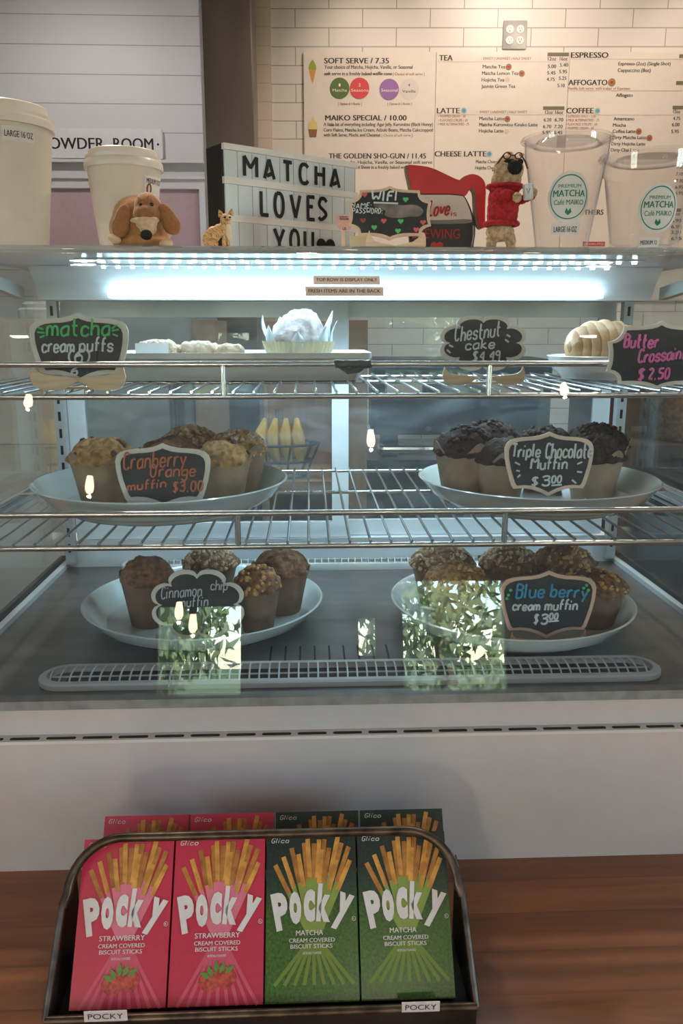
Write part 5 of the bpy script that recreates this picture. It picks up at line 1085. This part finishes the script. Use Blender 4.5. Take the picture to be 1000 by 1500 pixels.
# clear cups
GREEN = flat('cafe_green', (.02, .20, .13)); STW = M('sticker_white', (.74, .73, .72), .4, var=.01)
def clear_cup(label, pxl, pxr, py_top, pxbl, pxbr, y, stick, size, stxt):
    pxc = (pxl+pxr)/2; q = at(pxc, 355, y); s = sc(pxc, 260, y); rl = (pxr-pxl)/2*s; r0 = (pxbr-pxbl)/2*s; H = at(pxc, py_top+(pxr-pxl)*.05, y).z-TZ; r1 = rl*.95
    t = thing('clear_plastic_cup', (q.x, y, TZ), label, 'cup', 'clear plastic cups')
    MB().lathe([(.0001, .006), (r0*.80, .006), (r0*.92, .001), (r0, .0005), (r0*1.02, .010), (r1*.93, H*.80), (r1*.97, H*.82), (r1, H), (r1-.0007, H), (r1*.97-.0007, H*.82), (r1*.93-.0007, H*.80), (r0*1.02-.0007, .011), (r0*.8, .0065), (.0001, .0065)], 72, capb=False).build('cup_wall', PLASTIC, t)
    mb = MB(); mb.tube([(rl*cos(a), rl*sin(a), H) for a in [2*pi*i/72 for i in range(72)]], .0022, 8, True); mb.build('rolled_rim', PLASTIC, t)
    mb = MB(); mb.lathe([(r1*.99, H-.001), (r1*.80, H-.006), (r1*.72, H-.005), (r1*.70, H-.001), (.0001, H-.001), (.0001, H-.0017), (r1*.70, H-.0017), (r1*.80, H-.0067), (r1*.99, H-.0018)], 72, capb=False); mb.build('flat_lid', PLASTIC, t)
    def fr(px, py):
        z0 = at(px, py, y-.035).z-TZ; rr_ = r0+(r1*.93-r0)*z0/(H*.8); u = at(px, py, y-rr_*.85).x-q.x; return cone_wrap(r0*1.02, r1*.93, H*.8, math.asin(max(-.95, min(.95, u/rr_))), z0, .0004)
    (px, py, w_, h_) = stick; f = fr(px, py); rx, rz = w_/2*s, h_/2*s
    o = wrapped_disc(rx*1.05, rz, f).build('round_sticker', STW, t)
    wrapped_disc(rx*.92, rz*.88, lambda p: f(Vector((p.x, p.y-.0006, p.z))), .0002, 48, 1, .95).build('sticker_ring', GREEN, o)
    mb = MB(); wp = lambda p: f(Vector((p.x, -.0011, p.z)))
    text(mb, 'PREMIUM', -rx*.55, rx*.55, rz*.36, rz*.14, None, .0, warp=wp); text(mb, 'MATCHA', -rx*.78, rx*.78, rz*.02, rz*.26, None, .025, warp=wp); text(mb, 'Café MAIKO', -rx*.72, rx*.72, -rz*.30, rz*.2, None, .01, warp=wp)
    for sg in (-1, 1): mb.add([wp(Vector((0, 0, -rz*.72))), wp(Vector((sg*rx*.16, 0, -rz*.60))), wp(Vector((sg*rx*.10, 0, -rz*.42))), wp(Vector((0, 0, -rz*.55)))], [[0, 1, 2, 3]])
    mb.build('green_lettering', GREEN, o, smooth=False)
    (px, py, w_, h_) = size; f2 = fr(px, py); w2, h2 = w_*s, h_*s
    o = wrapped_rect(w2, h2, f2).build('size_label', STW, t); mb = MB(); text(mb, stxt, -w2*.40, w2*.40, -h2*.22, h2*.44, None, .02, warp=lambda p: f2(Vector((p.x, -.0011, p.z)))); mb.build('lettering', INK, o, smooth=False)
clear_cup('tall clear plastic cup with round green sticker beside the pug', 758, 886, 199, 785, 860, 1.10, (831, 290, 58, 67), (826, 336, 41, 17), 'LARGE 16 OZ')
clear_cup('shorter clear plastic cup with round green sticker at far right', 872, 1012, 224, 890, 985, 1.06, (961, 307, 54, 66), (947, 356, 28, 13), 'MEDIUM 12')
# ================================================================== STICK BOXES IN THE METAL BIN
TIL = R(36)                                              # boxes lean back this far from upright
BW, BH, BT = .0815, .134, .024
PRK = flat('box_pink', (.52, .028, .07), .28); PRK.node_tree.nodes['Principled BSDF'].inputs['Coat Weight'].default_value = .4
m = bpy.data.materials.new('box_green_print'); m.use_nodes = True; n_, l_ = m.node_tree.nodes, m.node_tree.links; b_ = n_['Principled BSDF']
tc = n_.new('ShaderNodeTexCoord'); sx = n_.new('ShaderNodeSeparateXYZ'); l_.new(tc.outputs['Object'], sx.inputs[0])
cr = n_.new('ShaderNodeValToRGB'); mrg = n_.new('ShaderNodeMapRange'); mrg.inputs[1].default_value = 0; mrg.inputs[2].default_value = BH; l_.new(sx.outputs[2], mrg.inputs[0]); l_.new(mrg.outputs[0], cr.inputs[0])
e_ = cr.color_ramp.elements; e_[0].position = .30; e_[0].color = (.035, .115, .010, 1); e_[1].position = .80; e_[1].color = (.004, .022, .018, 1); x_ = e_.new(.52); x_.color = (.032, .105, .012, 1); x_ = e_.new(.66); x_.color = (.008, .045, .024, 1)
vz = n_.new('ShaderNodeTexNoise'); vz.inputs['Scale'].default_value = 420; vz.inputs['Detail'].default_value = 3; l_.new(tc.outputs['Object'], vz.inputs['Vector'])
mr2 = n_.new('ShaderNodeMapRange'); mr2.inputs[1].default_value = .3; mr2.inputs[2].default_value = .7; mr2.inputs[3].default_value = .45; mr2.inputs[4].default_value = 1.45; l_.new(vz.outputs[0], mr2.inputs[0])
mxx = n_.new('ShaderNodeMix'); mxx.data_type = 'RGBA'; mxx.blend_type = 'MULTIPLY'; mxx.inputs[0].default_value = 1; l_.new(cr.outputs[0], mxx.inputs[6]); l_.new(mr2.outputs[0], mxx.inputs[7]); l_.new(mxx.outputs[2], b_.inputs['Base Color']); b_.inputs['Roughness'].default_value = .28; b_.inputs['Coat Weight'].default_value = .4
GRB = m
LOGO = flat('logo_white', (.68, .64, .62), .35); BISC = M('biscuit_print', (.60, .24, .03), .4, var=.3, scale=90, col2=(.70, .34, .06)); PKC = flat('pink_cream_print', (.66, .17, .24), .35); GRC = flat('green_cream_print', (.22, .30, .06), .35)
STRB = M('strawberry_print', (.45, .02, .02), .35, var=.4, scale=300, col2=(.60, .08, .05)); LEAFP = flat('leaf_print', (.10, .24, .04), .4)
def stick_box(label, flavour, loc, group):
    t = thing('stick_box', loc, label, 'snack box', group, rot=(-TIL, 0, 0))
    pink = flavour == 'pink'; w_, h_ = BW, BH
    mb = MB(); mb.box((-w_/2+.0004, 0, 0), (w_/2-.0004, BT, h_)); mb.build('carton', PRK if pink else GRB, t, smooth=False)
    def P(u, v): return ((u-.5)*w_, (1-v)*h_)              # u across, v down the front, 0..1
    def quad(mb, a, b, wd, y=-.0003):
        a, b = Vector(P(*a)), Vector(P(*b)); d = (b-a).normalized(); n = Vector((-d.y, d.x))*wd/2
        mb.add([(a.x+n.x, y, a.y+n.y), (a.x-n.x, y, a.y-n.y), (b.x-n.x, y, b.y-n.y), (b.x+n.x, y, b.y+n.y)], [[0, 1, 2, 3]])
    tips = [(.10,.19,.55),(.19,.14,.55),(.28,.085,.52),(.355,.125,.50),(.42,.055,.50),(.46,.03,.52),(.53,.06,.50),(.59,.035,.48),(.65,.035,.46),(.615,.10,.50),(.70,.09,.48),(.80,.02,.50),(.84,.06,.52),(.78,.165,.48),(.92,.085,.55),(.93,.17,.55)]
    bs, b2, cs, lo = MB(), MB(), MB(), MB(); waist = (.52, .60)
    for i, (u, v, k) in enumerate(tips):
        e = (waist[0]+(u-.5)*.16, waist[1]); m_ = (u+(e[0]-u)*.42, v+(e[1]-v)*.42)
        quad(bs if i % 2 else b2, (u, v), m_, .0041, -.0004-.00003*i); quad(cs, m_, e, .0036, -.0003-.00002*i)
    for i in range(9): quad(lo, (waist[0]+(i-4)*.018, .66), (.52+(i-4)*.105, 1.0 if pink else .90), .0030, -.0002-.00002*i)
    bs.build('biscuit_print', BISC, t, smooth=False); b2.build('biscuit_print', M('biscuit_print_dark', (.36, .12, .015), .4, var=.3, scale=90, col2=(.48, .20, .03)), t, smooth=False); cs.build('cream_print', PKC if pink else GRC, t, smooth=False); lo.build('stick_ends_print', flat('pink_stick_dark', (.58, .08, .14), .35) if pink else flat('green_stick_dark', (.15, .22, .03), .35), t, smooth=False)
    lg = MB()
    for ch, u, v, rz_, hh, ww in (('P', .165, .47, .20, .225, .165), ('o', .322, .452, .06, .195, .13), ('c', .475, .44, -.02, .195, .125), ('k', .635, .425, -.08, .228, .15), ('y', .835, .482, -.32, .225, .165)):
        c = P(u, v); X = T(c[0], -.0011-u*.0003, c[1]) @ roty(-rz_)
        Vg, Fg = glyphs(ch, .06); a, b = min(p.x for p in Vg), max(p.x for p in Vg); z0, z1 = min(p.y for p in Vg), max(p.y for p in Vg)
        lg.add([((p.x-(a+b)/2)/(b-a)*ww*w_, 0, ((p.y-z0)/(z1-z0)-.5)*hh*h_) for p in Vg], Fg, X)
    lg.build('logo_lettering', LOGO, t, smooth=False)
    sm = MB()
    for s_, u0, u1, v, hh in (('STRAWBERRY' if pink else 'MATCHA', .26 if pink else .33, .74 if pink else .62, .615, .030), ('CREAM COVERED', .255, .745, .656, .024), ('BISCUIT STICKS', .27, .72, .691, .024), ('ARTIFICIALLY FLAVORED', .40, .60, .725, .014)):
        a = P(u0, v); b = P(u1, v); text(sm, s_, a[0], b[0], a[1], hh*h_, T(0, -.0012, 0), .015)
    c = P(.955, .525); sm.tube([(c[0]+.0017*cos(q), -.0011, c[1]+.0017*sin(q)) for q in [2*pi*i/16 for i in range(16)]], .00022, 4, True); a = P(.945, .532); text(sm, 'R', a[0], a[0]+.0014, a[1], .0018, T(0, -.0011, 0))
    sm.build('small_lettering', LOGO, t, smooth=False)
    gm = MB(); a, b = P(.055, .055), P(.255, .02)
    hand(gm, 'Glico', a[0], b[0], a[1]+.0005, .0038, .00032, 0, .3, T(0, -.0006, 0), jit=.1); gm.build('script_lettering', LOGO, t)
    if pink:
        sb, lf = MB(), MB()
        for u, v, rx, rz_, rr_ in ((.43, .865, .0095, .0085, .3), (.60, .845, .0092, .0085, -.3)):
            c = P(u, v); sb.prism([(c[0]+rx*cos(q)*(1-.25*(sin(q) < 0)*abs(sin(q))), c[1]+rz_*sin(q)) for q in [2*pi*i/24 for i in range(24)]], .0003, T(0, -.0008-.0003*(u > .5), 0))
        for u, v, q in ((.44, .81, .5), (.50, .785, 0), (.56, .79, -.5), (.63, .80, -.9), (.39, .83, 1.0)):
            c = P(u, v); lf.prism([(c[0]-sin(q)*zz_*.009+cos(q)*xx_*.003, c[1]+cos(q)*zz_*.009+sin(q)*xx_*.003) for xx_, zz_ in ((0, -.5), (.8, 0), (0, .7), (-.8, 0))], .0003, T(0, -.0012, 0))
        sb.build('strawberry_print', STRB, t, smooth=False); lf.build('leaf_print', LEAFP, t, smooth=False)
    return t
yb, zb_ = .5815, -.5605+ZC
xs_ = [at(px, 1468, yb).x for px in (100, 246.5, 386.5, 526, 664)]; xc_ = [(a+b)/2 for a, b in zip(xs_[:-1], xs_[1:])]
xm = sum(xc_)/4; xc_ = [xm+(i-1.5)*.0825 for i in range(4)]
p1 = stick_box('front pink strawberry biscuit stick box at the left end of the bin', 'pink', (xc_[0], yb, zb_), 'biscuit stick boxes')
copy_thing(p1, (xc_[1], yb, zb_), 'front pink strawberry biscuit stick box beside the green boxes')
g1 = stick_box('front green matcha biscuit stick box beside the pink boxes', 'green', (xc_[2], yb, zb_), 'biscuit stick boxes')
copy_thing(g1, (xc_[3], yb, zb_), 'front green matcha biscuit stick box at the right end of the bin')
dy, dz = .0262*cos(TIL), -.0262*sin(TIL)
# back row stands a little higher and farther right
off_y, off_z = .048, -.008
for i, (src, lb) in enumerate(((p1, 'back row pink box peeking over the handle, at the left'), (p1, 'back row pink box peeking over the handle, next to the green'), (g1, 'back row green box peeking over the handle, next to the pink'), (g1, 'back row green box peeking over the handle, at the right'))):
    copy_thing(src, (xc_[i]+.006, yb+off_y, zb_+off_z), lb)
# the bin
GALV = M('bronzed_galvanised_steel', (.05, .044, .038), .42, metal=.75, var=.45, scale=14, bump=.15)
RIMM = M('worn_bronze_rim', (.085, .062, .046), .35, metal=.8, var=.5, scale=60)
hw = .0825*2+.0125; bloc = (xm, yb-.012, .90)
t = thing('metal_bin', bloc, 'bronzed metal bin with an arched handle holding the biscuit stick boxes', 'bin')
# leaning frame plane: origin at the bottom rail, u across, v up the lean
zr = zb_-.90-.0005+.004; vdir = Vector((0, sin(TIL), cos(TIL))); O0 = Vector((0, -.001, zr))
def fp(u, v): return O0+Vector((u, 0, 0))+vdir*v
Lh = .1395; rc_ = .045; hwt = hw-.004
P = [fp(-hw-.002, .0)]+[fp(-hw+(hw-hwt)*k/6*.6-.002*(1-k/6), .085*k/6) for k in range(1, 7)]
for k in range(0, 11): a = pi-pi/2*k/10; P.append(fp(-hwt+.002+rc_+rc_*cos(a), Lh-rc_+rc_*sin(a)))
Pm = P+[Vector((-p.x, p.y, p.z)) for p in reversed(P)]
MB().tube(Pm[6:len(Pm)-6], .0042, 10).build('arched_handle', RIMM, t)
mb = MB(); mb.tube(Pm[:8], .0028, 8); mb.tube(Pm[len(Pm)-8:], .0028, 8); mb.tube([Pm[0], Pm[-1]], .0040, 10); mb.build('rolled_rim', RIMM, t)
zf = zr
th_ = .0012; f0 = P[0]; s1_ = fp(-hw, .085)
mb = MB(); mb.box((-hw-.001, O0.y-.004, .0002), (hw+.001, O0.y-.0025, zf)); mb.build('front_wall', GALV, t, smooth=False)
yback = .1
for s_ in (-1, 1):
    pol = [(O0.y-.004, .0002), (O0.y-.001, zf), (s1_.y, s1_.z), (yback, s1_.z+.004), (yback, .0002)]
    xa = s_*(hw); n = len(pol)
    MB().add([(xa-.0006, *p) for p in pol]+[(xa+.0006, *p) for p in pol], [list(range(n)), [n+i for i in range(n)][::-1]]+[[i, n+i, n+(i+1) % n, (i+1) % n] for i in range(n)]).build('side_wall', GALV, t, smooth=False)
MB().box((-hw, O0.y-.003, .0001), (hw, yback, .0012)).build('bin_floor', GALV, t, smooth=False)
CARD = flat('label_card', (.60, .56, .56))
for pa, pb, py0, py1 in ((124, 186, 1479, 1496), (588, 644, 1466, 1482)):
    yy = bloc[1]+O0.y-.004; a = at(pa, py1, yy); b = at(pb, py0, yy); ca = MB().box((a.x-xm, O0.y-.0048, max(a.z-.90, .002)), (b.x-xm, O0.y-.0041, b.z-.90)).build('label_card', CARD, t, smooth=False)
    mb = MB(); wd = b.x-a.x; hh = b.z-a.z; text(mb, 'POCKY', a.x-xm+wd*.09, b.x-xm-wd*.09, a.z-.90+hh*.26, hh*.52, T(0, O0.y-.0052, 0)); mb.build('lettering', INK, ca, smooth=False)
